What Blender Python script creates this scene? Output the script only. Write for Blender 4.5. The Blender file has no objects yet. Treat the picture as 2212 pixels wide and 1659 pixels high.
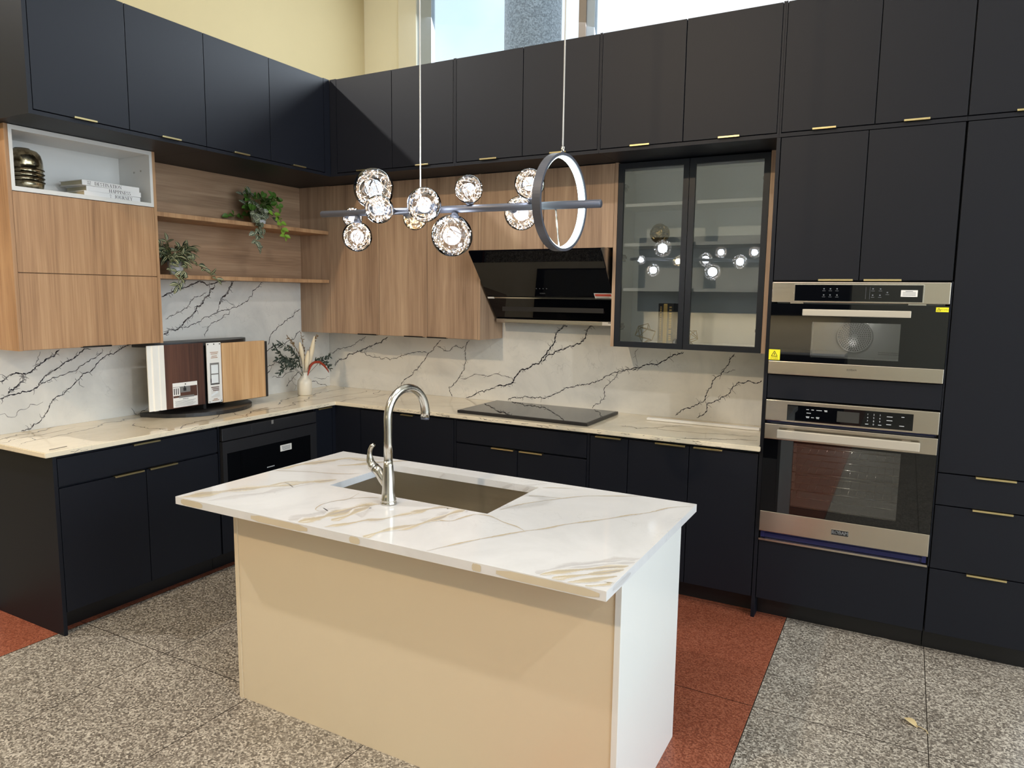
import bpy, bmesh, math, random
from mathutils import Vector, Matrix
S = bpy.context.scene
COL = S.collection
PI = math.pi

# ------------------------------------------------------------------ camera
cam_data = bpy.data.cameras.new('camera')
cam_data.sensor_fit = 'HORIZONTAL'; cam_data.sensor_width = 36.0
cam_data.lens = 1553.67 / 2212 * 36.0
cam_data.clip_start = 0.05; cam_data.clip_end = 200
cam = bpy.data.objects.new('camera', cam_data); COL.objects.link(cam)
cam.location = (4.093000, -4.400440, 1.670699)
cam.rotation_mode = 'XYZ'
cam.rotation_euler = (1.446679, -0.012161, 0.501113)
S.camera = cam

# ------------------------------------------------------------------ colour management
S.view_settings.view_transform = 'Standard'
S.view_settings.look = 'None'
S.view_settings.gamma = 1.0
S.view_settings.use_curve_mapping = False
S.view_settings.exposure = 0.0
try:
    S.cycles.use_denoising = True
    S.cycles.max_bounces = 10; S.cycles.diffuse_bounces = 4; S.cycles.glossy_bounces = 5
    S.cycles.transparent_max_bounces = 24
    S.cycles.sample_clamp_indirect = 6.0
    S.cycles.caustics_reflective = False; S.cycles.caustics_refractive = False
except Exception:
    pass

# ------------------------------------------------------------------ sky
world = bpy.data.worlds.new('sky'); S.world = world
world.use_nodes = True
wn = world.node_tree; wn.nodes.clear()
w_out = wn.nodes.new('ShaderNodeOutputWorld'); w_bg = wn.nodes.new('ShaderNodeBackground')
w_tc = wn.nodes.new('ShaderNodeTexCoord'); w_ns = wn.nodes.new('ShaderNodeTexNoise'); w_rp = wn.nodes.new('ShaderNodeValToRGB')
w_ns.inputs['Scale'].default_value = 2.2; w_ns.inputs['Detail'].default_value = 5
w_rp.color_ramp.elements[0].position = 0.38; w_rp.color_ramp.elements[0].color = (0.62, 0.86, 0.98, 1)
w_rp.color_ramp.elements[1].position = 0.6; w_rp.color_ramp.elements[1].color = (1, 1, 1, 1)
w_bg.inputs['Strength'].default_value = 1.25
wn.links.new(w_tc.outputs['Generated'], w_ns.inputs['Vector']); wn.links.new(w_ns.outputs['Fac'], w_rp.inputs['Fac'])
wn.links.new(w_rp.outputs['Color'], w_bg.inputs['Color']); wn.links.new(w_bg.outputs['Background'], w_out.inputs['Surface'])

# ------------------------------------------------------------------ lights of the room and added fill
P_STORE = 330; P_CLER = 560; P_LEFT = 450; P_RIGHT = 270; P_FRONT = 490; P_CEIL = 70; P_CEIL2 = 50; P_WALL = 40; P_GLOBE = 0.9; P_DISP = 14; P_OVEN = 0.7
def area(name, loc, target, sx, sy, power, color):
    d = bpy.data.lights.new(name, 'AREA'); d.shape = 'RECTANGLE'; d.size = sx; d.size_y = sy
    d.energy = power; d.color = color
    o = bpy.data.objects.new(name, d); COL.objects.link(o); o.location = loc
    o.rotation_euler = (Vector(target) - Vector(loc)).to_track_quat('-Z', 'Y').to_euler()
    return o
def spot(name, loc, target, power, color, angle=110, r=0.05, blend=0.6):
    d = bpy.data.lights.new(name, 'SPOT'); d.energy = power; d.color = color
    d.spot_size = math.radians(angle); d.spot_blend = blend; d.shadow_soft_size = r
    o = bpy.data.objects.new(name, d); COL.objects.link(o); o.location = loc
    o.rotation_euler = (Vector(target) - Vector(loc)).to_track_quat('-Z', 'Y').to_euler()
    return o
WARM = (1.0, 0.76, 0.49); NEUT = (1.0, 0.97, 0.93); COOL = (0.80, 0.90, 1.0)
area('daylight_storefront', (8.85, -3.2, 2.3), (2.5, -3.0, 1.2), 7.5, 3.6, P_STORE, COOL)
area('daylight_clerestory', (2.4, 3.25, 4.5), (1.8, -2.0, 1.6), 7.6, 2.4, P_CLER, COOL)
spot('track_lamp_left', (-1.7, -4.0, 5.0), (1.6, -1.6, 1.2), P_LEFT, NEUT, 120, 0.06)
spot('track_lamp_right', (7.1, -4.0, 5.0), (2.6, -1.4, 1.2), P_RIGHT, NEUT, 120, 0.06)
spot('track_lamp_front', (1.5, -6.6, 4.75), (1.9, -1.2, 0.9), P_FRONT, WARM, 120, 0.08)
area('ceiling_fill_middle', (2.6, -3.4, 6.1), (2.6, -3.4, 0), 3.2, 3.2, P_CEIL, NEUT)  # broad fill light added under the ceiling, no fixture modelled
area('ceiling_fill_front', (3.0, -7.4, 6.1), (3.0, -6.4, 0), 3.2, 2.0, P_CEIL2, NEUT)  # second added fill, towards the front of the room
spot('wall_warm_fill_left', (-1.5, -2.2, 4.0), (-2.4, 0.4, 4.6), P_WALL, (1.0, 0.64, 0.30), 130, 0.1)  # unseen warm spot added to turn the left wall more orange

# ------------------------------------------------------------------ materials
MATS = {}
def new_mat(name):
    m = bpy.data.materials.new(name); m.use_nodes = True
    MATS[name] = m
    nt = m.node_tree
    return m, nt, nt.nodes['Principled BSDF']
def lin(r, g, b):
    f = lambda c: (c / 255 / 12.92) if c <= 10 else ((c / 255 + 0.055) / 1.055) ** 2.4
    return (f(r), f(g), f(b), 1)
def plain(name, col, rough=0.5, metal=0.0, spec=0.5, emit=None, estr=0.0, bump=0.0, bscale=200, coat=0.0, vary=0.06):
    m, nt, b = new_mat(name)
    b.inputs['Roughness'].default_value = rough; b.inputs['Metallic'].default_value = metal
    b.inputs['Specular IOR Level'].default_value = spec
    b.inputs['Coat Weight'].default_value = coat
    tc = nt.nodes.new('ShaderNodeTexCoord'); ns = nt.nodes.new('ShaderNodeTexNoise'); ns.inputs['Scale'].default_value = 5.0
    ns.inputs['Detail'].default_value = 3
    nt.links.new(tc.outputs['Object'], ns.inputs['Vector'])
    mx = nt.nodes.new('ShaderNodeMix'); mx.data_type = 'RGBA'
    nt.links.new(ns.outputs['Fac'], mx.inputs['Factor'])
    mx.inputs['A'].default_value = tuple(c * (1 - vary) for c in col[:3]) + (1,)
    mx.inputs['B'].default_value = tuple(min(1, c * (1 + vary)) for c in col[:3]) + (1,)
    nt.links.new(mx.outputs['Result'], b.inputs['Base Color'])
    if emit:
        b.inputs['Emission Color'].default_value = emit; b.inputs['Emission Strength'].default_value = estr
    if bump:
        n2 = nt.nodes.new('ShaderNodeTexNoise'); n2.inputs['Scale'].default_value = bscale
        nt.links.new(tc.outputs['Object'], n2.inputs['Vector'])
        bp = nt.nodes.new('ShaderNodeBump'); bp.inputs['Strength'].default_value = bump; bp.inputs['Distance'].default_value = 0.001
        nt.links.new(n2.outputs['Fac'], bp.inputs['Height']); nt.links.new(bp.outputs['Normal'], b.inputs['Normal'])
    return m
def ramp(nt, stops):
    r = nt.nodes.new('ShaderNodeValToRGB'); e = r.color_ramp.elements
    while len(e) < len(stops): e.new(0.5)
    for k, (p, c) in enumerate(stops):
        e[k].position = p; e[k].color = c if len(c) == 4 else tuple(c) + (1,)
    return r
def mapping(nt, scale, coord='Object', loc=(0, 0, 0)):
    tc = nt.nodes.new('ShaderNodeTexCoord'); mp = nt.nodes.new('ShaderNodeMapping')
    mp.inputs['Scale'].default_value = scale; mp.inputs['Location'].default_value = loc
    nt.links.new(tc.outputs[coord], mp.inputs['Vector']); return mp
def wood(name, dark, mid, light, grain='z', rough=0.5, seed=0.0):
    m, nt, b = new_mat(name)
    st = {'z': (7, 7, 0.55), 'y': (7, 0.55, 7), 'x': (0.55, 7, 7)}[grain]
    mp = mapping(nt, st, loc=(seed, seed * 1.7, seed * 0.6))
    n1 = nt.nodes.new('ShaderNodeTexNoise'); n1.inputs['Scale'].default_value = 1.6; n1.inputs['Detail'].default_value = 3; n1.inputs['Distortion'].default_value = 0.9
    nt.links.new(mp.outputs['Vector'], n1.inputs['Vector'])
    mu = nt.nodes.new('ShaderNodeMath'); mu.operation = 'MULTIPLY'; mu.inputs[1].default_value = 5.0
    fr = nt.nodes.new('ShaderNodeMath'); fr.operation = 'PINGPONG'; fr.inputs[1].default_value = 1.0
    nt.links.new(n1.outputs['Fac'], mu.inputs[0]); nt.links.new(mu.outputs[0], fr.inputs[0])
    st2 = {'z': (90, 90, 2.2), 'y': (90, 2.2, 90), 'x': (2.2, 90, 90)}[grain]
    mp2 = mapping(nt, st2)
    n2 = nt.nodes.new('ShaderNodeTexNoise'); n2.inputs['Scale'].default_value = 1.4; n2.inputs['Detail'].default_value = 4
    nt.links.new(mp2.outputs['Vector'], n2.inputs['Vector'])
    st3 = {'z': (9, 9, 0.5), 'y': (9, 0.5, 9), 'x': (0.5, 9, 9)}[grain]
    mp3 = mapping(nt, st3, loc=(3.1 + seed, 1.2, 0.4))
    n3 = nt.nodes.new('ShaderNodeTexNoise'); n3.inputs['Scale'].default_value = 0.9; n3.inputs['Detail'].default_value = 2
    nt.links.new(mp3.outputs['Vector'], n3.inputs['Vector'])
    a1 = nt.nodes.new('ShaderNodeMath'); a1.operation = 'MULTIPLY_ADD'; a1.inputs[1].default_value = 0.16
    a2 = nt.nodes.new('ShaderNodeMath'); a2.operation = 'MULTIPLY_ADD'; a2.inputs[1].default_value = 0.42
    a3 = nt.nodes.new('ShaderNodeMath'); a3.operation = 'MULTIPLY'; a3.inputs[1].default_value = 0.50
    nt.links.new(n3.outputs['Fac'], a3.inputs[0])
    nt.links.new(n2.outputs['Fac'], a2.inputs[0]); nt.links.new(a3.outputs[0], a2.inputs[2])
    nt.links.new(fr.outputs[0], a1.inputs[0]); nt.links.new(a2.outputs[0], a1.inputs[2])
    r = ramp(nt, [(0.28, dark), (0.52, mid), (0.76, light)])
    nt.links.new(a1.outputs[0], r.inputs['Fac']); nt.links.new(r.outputs['Color'], b.inputs['Base Color'])
    b.inputs['Roughness'].default_value = rough
    bp = nt.nodes.new('ShaderNodeBump'); bp.inputs['Strength'].default_value = 0.12; bp.inputs['Distance'].default_value = 0.001
    nt.links.new(n2.outputs['Fac'], bp.inputs['Height']); nt.links.new(bp.outputs['Normal'], b.inputs['Normal'])
    return m
def marble_base(nt, c1, c2, scale=2.2):
    mp = mapping(nt, (1, 1, 1))
    n = nt.nodes.new('ShaderNodeTexNoise'); n.inputs['Scale'].default_value = scale; n.inputs['Detail'].default_value = 7; n.inputs['Roughness'].default_value = 0.62; n.inputs['Distortion'].default_value = 0.6
    nt.links.new(mp.outputs['Vector'], n.inputs['Vector'])
    r = ramp(nt, [(0.36, c2), (0.58, c1)])
    nt.links.new(n.outputs['Fac'], r.inputs['Fac'])
    # faint broken threads
    n2 = nt.nodes.new('ShaderNodeTexNoise'); n2.inputs['Scale'].default_value = scale * 3.1; n2.inputs['Detail'].default_value = 6; n2.inputs['Distortion'].default_value = 1.2
    nt.links.new(mp.outputs['Vector'], n2.inputs['Vector'])
    s = nt.nodes.new('ShaderNodeMath'); s.operation = 'SUBTRACT'; s.inputs[1].default_value = 0.5
    ab = nt.nodes.new('ShaderNodeMath'); ab.operation = 'ABSOLUTE'
    nt.links.new(n2.outputs['Fac'], s.inputs[0]); nt.links.new(s.outputs[0], ab.inputs[0])
    r2 = ramp(nt, [(0.0, (1, 1, 1, 1)), (0.012, (0, 0, 0, 1))])
    nt.links.new(ab.outputs[0], r2.inputs['Fac'])
    n3 = nt.nodes.new('ShaderNodeTexNoise'); n3.inputs['Scale'].default_value = scale * 1.3
    nt.links.new(mp.outputs['Vector'], n3.inputs['Vector'])
    r3 = ramp(nt, [(0.52, (0, 0, 0, 1)), (0.68, (0.22, 0.22, 0.22, 1))])
    nt.links.new(n3.outputs['Fac'], r3.inputs['Fac'])
    mm = nt.nodes.new('ShaderNodeMath'); mm.operation = 'MULTIPLY'
    nt.links.new(r2.outputs['Color'], mm.inputs[0]); nt.links.new(r3.outputs['Color'], mm.inputs[1])
    mx = nt.nodes.new('ShaderNodeMix'); mx.data_type = 'RGBA'
    nt.links.new(mm.outputs[0], mx.inputs['Factor']); nt.links.new(r.outputs['Color'], mx.inputs['A']); mx.inputs['B'].default_value = (0.12, 0.12, 0.13, 1)
    return mx.outputs['Result']
def marble(name, c1, c2, rough=0.1):
    m, nt, b = new_mat(name)
    nt.links.new(marble_base(nt, c1, c2), b.inputs['Base Color']); b.inputs['Roughness'].default_value = rough
    return m
def vein(name, c1, c2, dark, rough=0.1, edge=1.0, nscale=70):
    m, nt, b = new_mat(name)
    base = marble_base(nt, c1, c2)
    uv = nt.nodes.new('ShaderNodeTexCoord'); sp = nt.nodes.new('ShaderNodeSeparateXYZ')
    nt.links.new(uv.outputs['UV'], sp.inputs['Vector'])
    s = nt.nodes.new('ShaderNodeMath'); s.operation = 'MULTIPLY_ADD'; s.inputs[1].default_value = 2.0; s.inputs[2].default_value = -1.0
    ab = nt.nodes.new('ShaderNodeMath'); ab.operation = 'ABSOLUTE'
    nt.links.new(sp.outputs['Y'], s.inputs[0]); nt.links.new(s.outputs[0], ab.inputs[0])
    mp = mapping(nt, (1, 1, 1)); n = nt.nodes.new('ShaderNodeTexNoise'); n.inputs['Scale'].default_value = nscale; n.inputs['Detail'].default_value = 3
    nt.links.new(mp.outputs['Vector'], n.inputs['Vector'])
    a = nt.nodes.new('ShaderNodeMath'); a.operation = 'MULTIPLY_ADD'; a.inputs[1].default_value = edge * 0.62; nt.links.new(n.outputs['Fac'], a.inputs[0]); nt.links.new(ab.outputs[0], a.inputs[2])
    r = ramp(nt, [(0.78, (1, 1, 1, 1)), (1.0, (0, 0, 0, 1))])
    nt.links.new(a.outputs[0], r.inputs['Fac'])
    mx = nt.nodes.new('ShaderNodeMix'); mx.data_type = 'RGBA'
    nt.links.new(r.outputs['Color'], mx.inputs['Factor']); nt.links.new(base, mx.inputs['A']); mx.inputs['B'].default_value = dark
    nt.links.new(mx.outputs['Result'], b.inputs['Base Color']); b.inputs['Roughness'].default_value = rough
    return m
def band(name, c1, c2, cols, rough=0.1, strength=1.0):
    # wide soft vein: streaks along its length, fading into the slab at its edges
    m, nt, b = new_mat(name)
    base = marble_base(nt, c1, c2)
    uv = nt.nodes.new('ShaderNodeTexCoord'); sp = nt.nodes.new('ShaderNodeSeparateXYZ')
    nt.links.new(uv.outputs['UV'], sp.inputs['Vector'])
    s = nt.nodes.new('ShaderNodeMath'); s.operation = 'MULTIPLY_ADD'; s.inputs[1].default_value = 2.0; s.inputs[2].default_value = -1.0
    ab = nt.nodes.new('ShaderNodeMath'); ab.operation = 'ABSOLUTE'
    nt.links.new(sp.outputs['Y'], s.inputs[0]); nt.links.new(s.outputs[0], ab.inputs[0])
    mp = mapping(nt, (5, 3.2, 1), 'UV'); n = nt.nodes.new('ShaderNodeTexNoise'); n.inputs['Scale'].default_value = 1.0; n.inputs['Detail'].default_value = 5; n.inputs['Distortion'].default_value = 0.5
    nt.links.new(mp.outputs['Vector'], n.inputs['Vector'])
    rc = ramp(nt, cols); nt.links.new(n.outputs['Fac'], rc.inputs['Fac'])
    mp2 = mapping(nt, (1, 1, 1)); n2 = nt.nodes.new('ShaderNodeTexNoise'); n2.inputs['Scale'].default_value = 22; n2.inputs['Detail'].default_value = 4
    nt.links.new(mp2.outputs['Vector'], n2.inputs['Vector'])
    a = nt.nodes.new('ShaderNodeMath'); a.operation = 'MULTIPLY_ADD'; a.inputs[1].default_value = 0.9; nt.links.new(n2.outputs['Fac'], a.inputs[0]); nt.links.new(ab.outputs[0], a.inputs[2])
    k = strength
    r = ramp(nt, [(0.68, (k, k, k, 1)), (1.0, (0, 0, 0, 1))])
    dv = nt.nodes.new('ShaderNodeMath'); dv.operation = 'MULTIPLY'; dv.inputs[1].default_value = 0.75
    nt.links.new(a.outputs[0], dv.inputs[0]); nt.links.new(dv.outputs[0], r.inputs['Fac'])
    mx = nt.nodes.new('ShaderNodeMix'); mx.data_type = 'RGBA'
    nt.links.new(r.outputs['Color'], mx.inputs['Factor']); nt.links.new(base, mx.inputs['A']); nt.links.new(rc.outputs['Color'], mx.inputs['B'])
    nt.links.new(mx.outputs['Result'], b.inputs['Base Color']); b.inputs['Roughness'].default_value = rough
    return m
def glass(name, tint=(1, 1, 1, 1), f0=0.04, gain=1.0, rough=0.0):
    # clear sheet glass: part of the light goes straight through, part is mirrored by the angle of view
    m = bpy.data.materials.new(name); m.use_nodes = True; MATS[name] = m
    nt = m.node_tree; nt.nodes.clear()
    out = nt.nodes.new('ShaderNodeOutputMaterial'); tr = nt.nodes.new('ShaderNodeBsdfTransparent'); gl = nt.nodes.new('ShaderNodeBsdfGlossy')
    mix = nt.nodes.new('ShaderNodeMixShader'); lw = nt.nodes.new('ShaderNodeFresnel'); lw.inputs['IOR'].default_value = 1.5
    mu = nt.nodes.new('ShaderNodeMath'); mu.operation = 'MULTIPLY_ADD'; mu.inputs[1].default_value = gain; mu.inputs[2].default_value = f0
    mu.use_clamp = True
    tr.inputs['Color'].default_value = tint; gl.inputs['Roughness'].default_value = rough
    nt.links.new(lw.outputs[0], mu.inputs[0]); nt.links.new(mu.outputs[0], mix.inputs['Fac'])
    nt.links.new(tr.outputs[0], mix.inputs[1]); nt.links.new(gl.outputs[0], mix.inputs[2]); nt.links.new(mix.outputs[0], out.inputs['Surface'])
    return m
def glow(name, col, strength, sample=True):
    m = bpy.data.materials.new(name); m.use_nodes = True; MATS[name] = m
    nt = m.node_tree; nt.nodes.clear()
    out = nt.nodes.new('ShaderNodeOutputMaterial'); e = nt.nodes.new('ShaderNodeEmission')
    e.inputs['Color'].default_value = col; e.inputs['Strength'].default_value = strength
    nt.links.new(e.outputs[0], out.inputs['Surface'])
    if not sample:
        try: m.cycles.emission_sampling = 'NONE'
        except Exception: pass
    return m
def brushed(name, col, rough, axis):
    m, nt, b = new_mat(name)
    sc = {'x': (2, 300, 300), 'z': (300, 300, 2), 'y': (300, 2, 300)}[axis]
    mp = mapping(nt, sc); n = nt.nodes.new('ShaderNodeTexNoise'); n.inputs['Scale'].default_value = 1.0; n.inputs['Detail'].default_value = 2
    nt.links.new(mp.outputs['Vector'], n.inputs['Vector'])
    r = ramp(nt, [(0.3, tuple(c * 0.96 for c in col[:3]) + (1,)), (0.7, col)])
    nt.links.new(n.outputs['Fac'], r.inputs['Fac']); nt.links.new(r.outputs['Color'], b.inputs['Base Color'])
    r2 = ramp(nt, [(0.3, (rough * 0.94,) * 3), (0.7, (rough * 1.06,) * 3)])
    nt.links.new(n.outputs['Fac'], r2.inputs['Fac']); nt.links.new(r2.outputs['Color'], b.inputs['Roughness'])
    b.inputs['Metallic'].default_value = 1.0
    return m
def terrazzo(name, stops, scale, rough, tile=True):
    m, nt, b = new_mat(name)
    mp = mapping(nt, (1, 1, 1))
    v = nt.nodes.new('ShaderNodeTexVoronoi'); v.inputs['Scale'].default_value = scale
    nt.links.new(mp.outputs['Vector'], v.inputs['Vector'])
    sp = nt.nodes.new('ShaderNodeSeparateColor'); nt.links.new(v.outputs['Color'], sp.inputs['Color'])
    n = nt.nodes.new('ShaderNodeTexNoise'); n.inputs['Scale'].default_value = scale * 1.2; n.inputs['Detail'].default_value = 4
    nt.links.new(mp.outputs['Vector'], n.inputs['Vector'])
    n2 = nt.nodes.new('ShaderNodeTexNoise'); n2.inputs['Scale'].default_value = 2.5; n2.inputs['Detail'].default_value = 3
    nt.links.new(mp.outputs['Vector'], n2.inputs['Vector'])
    a = nt.nodes.new('ShaderNodeMath'); a.operation = 'MULTIPLY_ADD'; a.inputs[1].default_value = 0.55
    a2 = nt.nodes.new('ShaderNodeMath'); a2.operation = 'MULTIPLY_ADD'; a2.inputs[1].default_value = 0.5
    a3 = nt.nodes.new('ShaderNodeMath'); a3.operation = 'MULTIPLY'; a3.inputs[1].default_value = 0.16
    nt.links.new(n2.outputs['Fac'], a3.inputs[0])
    nt.links.new(n.outputs['Fac'], a2.inputs[0]); nt.links.new(a3.outputs[0], a2.inputs[2])
    nt.links.new(sp.outputs[0], a.inputs[0]); nt.links.new(a2.outputs[0], a.inputs[2])
    r = ramp(nt, stops); nt.links.new(a.outputs[0], r.inputs['Fac'])
    nt.links.new(r.outputs['Color'], b.inputs['Base Color'])
    b.inputs['Roughness'].default_value = rough
    return m

M_black = plain('black_laminate', lin(17, 20, 29), 0.48, spec=0.28, bump=0.1, bscale=900, vary=0.03)
M_toe = plain('black_toe_kick', lin(14, 14, 17), 0.4)
M_gap = plain('dark_gap', lin(10, 10, 12), 0.7)
M_brass = plain('brushed_brass', lin(228, 210, 158), 0.28, 1.0)
M_bronze_dark = plain('dark_handle', lin(38, 34, 32), 0.4, 0.6)
M_oak = wood('oak_vertical', lin(132, 97, 66), lin(172, 132, 95), lin(196, 158, 118), 'z')
M_oak_b = wood('oak_vertical_grey', lin(128, 102, 82), lin(164, 135, 110), lin(188, 160, 132), 'z', seed=2.3)
M_oak_h = wood('oak_horizontal', lin(122, 96, 74), lin(160, 129, 102), lin(184, 154, 124), 'y', seed=1.1)
M_walnut = wood('dark_walnut', lin(58, 34, 26), lin(84, 52, 40), lin(104, 68, 52), 'z', seed=4.0)
M_oak_sample = wood('light_oak_sample', lin(166, 124, 84), lin(198, 156, 110), lin(214, 176, 132), 'z', seed=6.0)
M_whitebox = plain('white_melamine', lin(222, 220, 216), 0.4)
M_greybox = plain('pale_grey_melamine', lin(232, 236, 238), 0.45)
C1, C2 = lin(224, 222, 216), lin(206, 205, 201)
M_splash = marble('marble_splash', C1, C2, 0.12)
M_splash_v = vein('marble_splash_vein', C1, C2, lin(30, 26, 38), 0.12, 1.0, 90)
C3, C4 = lin(236, 224, 200), lin(220, 208, 184)
M_top = marble('marble_worktop', C3, C4, 0.1)
M_top_v = vein('marble_worktop_vein', C3, C4, lin(72, 64, 66), 0.1, 1.0, 90)
C5, C6 = lin(224, 224, 225), lin(213, 213, 214)
M_isl = marble('island_marble', C5, C6, 0.08)
M_isl_gold = band('island_gold_vein', C5, C6, [(0.36, lin(176, 170, 164)), (0.44, lin(192, 182, 162)), (0.51, lin(204, 190, 162)), (0.57, lin(222, 218, 210)), (0.66, lin(184, 178, 170))], 0.08)
M_isl_grey = band('island_grey_vein', C5, C6, [(0.3, lin(178, 176, 178)), (0.5, lin(206, 204, 204)), (0.7, lin(186, 180, 174))], 0.08, 0.8)
M_isl_thin = vein('island_thin_vein', C5, C6, lin(192, 179, 156), 0.08, 0.9, 60)
M_isl_edge = plain('island_edge_patch', lin(206, 194, 170), 0.12, vary=0.14)
M_isl_front = plain('island_warm_lit_panel', lin(222, 206, 178), 0.22, coat=0.15, vary=0.01)  # white panel with the warm lamp light tinted into its colour
M_isl_side = plain('island_white_panel', lin(232, 233, 230), 0.22, coat=0.15, vary=0.01)
M_steel_x = brushed('brushed_steel', lin(202, 194, 182), 0.24, 'x')
M_satin = plain('satin_steel_bar', lin(206, 199, 186), 0.4, 0.55, vary=0.02)
M_steel_sink = brushed('sink_steel', lin(186, 177, 160), 0.4, 'x')
M_nickel = plain('brushed_nickel', lin(206, 202, 194), 0.2, 1.0, vary=0.02)
M_dsteel = plain('black_stainless', lin(66, 66, 70), 0.35, 0.7)
M_blackglass = plain('black_glass', lin(6, 7, 10), 0.02, 0, 0.6, vary=0.0)
M_cookglass = plain('cooktop_glass', lin(30, 30, 31), 0.03, 0, 1.9, vary=0.0)
M_hoodglass = plain('hood_glass', lin(5, 6, 11), 0.02, 0, 0.42, vary=0.0)
M_blackframe = plain('black_aluminium', lin(26, 30, 38), 0.35, 0.3)
M_cabglass = glass('cabinet_glass', (0.88, 0.905, 0.92, 1), 0.075, 1.3)
M_ovenglass = glass('oven_glass', (0.72, 0.73, 0.75, 1), 0.05, 1.2)
M_winglass = glass('window_glass', (0.97, 0.99, 1, 1), 0.0, 0.6)
M_globeglass = glass('globe_glass', (0.96, 0.97, 0.98, 1), 0.01, 1.0)
M_enamel = plain('grey_enamel', lin(150, 152, 150), 0.35, 0.4)
M_blue = plain('blue_protective_film', lin(24, 30, 84), 0.3)
M_paper = plain('white_paper', lin(236, 234, 230), 0.6, vary=0.02)
M_ink = plain('black_ink', lin(28, 26, 28), 0.6)
M_greyink = plain('grey_ink', lin(120, 118, 116), 0.6)
M_whiteink = plain('white_ink', lin(205, 210, 214), 0.5)
M_dimink = plain('dim_grey_print', lin(110, 114, 120), 0.5)
M_screen = plain('dark_clock_screen', lin(58, 58, 56), 0.2)
M_yellow = plain('yellow_label', lin(248, 236, 40), 0.5, vary=0.02)
M_red = plain('red_print', lin(200, 80, 60), 0.5)
M_floor = terrazzo('grey_granite_tile', [(0.22, lin(62, 57, 52)), (0.48, lin(118, 110, 100)), (0.66, lin(152, 144, 132)), (0.9, lin(206, 198, 184))], 150, 0.28)
M_floor_red = terrazzo('red_granite_tile', [(0.2, lin(104, 52, 36)), (0.55, lin(140, 76, 54)), (0.9, lin(172, 104, 78))], 170, 0.34)
M_joint = plain('tile_joint', lin(58, 52, 46), 0.7)
M_wall = plain('cream_paint', lin(184, 168, 128), 0.85, bump=0.1, bscale=120, vary=0.02)
M_wall3 = plain('light_cream_paint', lin(236, 230, 204), 0.85, vary=0.02)
M_wall2 = plain('pale_paint', lin(230, 226, 206), 0.85, vary=0.02)
M_ceil = plain('ceiling_paint', lin(214, 210, 200), 0.9)
M_dryw = plain('partition_board', lin(180, 176, 168), 0.8)
M_alu = plain('pale_aluminium_frame', lin(178, 190, 204), 0.4, 0.5)
M_alu_warm = plain('taupe_mullion', lin(150, 138, 128), 0.6)
M_stone = terrazzo('grey_granite_column', [(0.2, lin(96, 104, 114)), (0.55, lin(138, 148, 160)), (0.9, lin(176, 186, 198))], 55, 0.5)
M_ground = plain('outdoor_paving', lin(168, 168, 166), 0.9)
M_ceramic = plain('cream_ceramic', lin(226, 218, 202), 0.4)
M_pot = plain('white_pot', lin(226, 226, 226), 0.45)
M_stem = plain('plant_stem', lin(96, 108, 58), 0.6)
M_soil = plain('soil', lin(52, 42, 34), 0.9)
M_pampas = plain('pampas_plume', lin(224, 210, 182), 0.9, bump=0.6, bscale=260)
M_drygreen = plain('dark_dried_leaf', lin(44, 56, 46), 0.6, vary=0.2)
M_brown = plain('brown_dried_sprig', lin(112, 84, 44), 0.7, vary=0.2)
M_redstem = plain('red_dried_stem', lin(156, 54, 28), 0.6, vary=0.12)
M_gold = plain('antique_gold', lin(166, 142, 92), 0.22, 1.0, vary=0.15)
M_goldwire = plain('gold_wire', lin(150, 128, 84), 0.3, 1.0)
M_goldfoil = plain('gold_spine', lin(190, 160, 96), 0.35, 0.8, vary=0.1)
M_bookblack = plain('black_cloth', lin(24, 24, 27), 0.6)
M_bookwhite = plain('white_cloth', lin(232, 230, 228), 0.5, vary=0.01)
M_pages = plain('book_pages', lin(186, 178, 152), 0.8)
M_whitebrd = plain('white_lacquer_sample', lin(236, 233, 226), 0.35, vary=0.01)
M_bb = plain('black_board', lin(30, 28, 29), 0.4)
M_fixture = plain('graphite_fixture', lin(92, 94, 104), 0.4, 0.5)
M_cable = plain('white_cable', lin(226, 222, 214), 0.5)
M_copper = plain('fairy_wire', lin(196, 168, 140), 0.3, 1.0)
M_led = glow('cool_led', (0.82, 0.90, 1.0, 1), 38, False)
M_led_warm = glow('warm_led', (1.0, 0.82, 0.45, 1), 34, False)
M_ringled = glow('ring_led', (0.80, 1.0, 0.95, 1), 7)
M_lamp = glow('lamp_face', (1.0, 0.9, 0.75, 1), 12)
M_driedleaf = plain('dry_fallen_leaf', lin(206, 186, 140), 0.7, vary=0.2)
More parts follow.
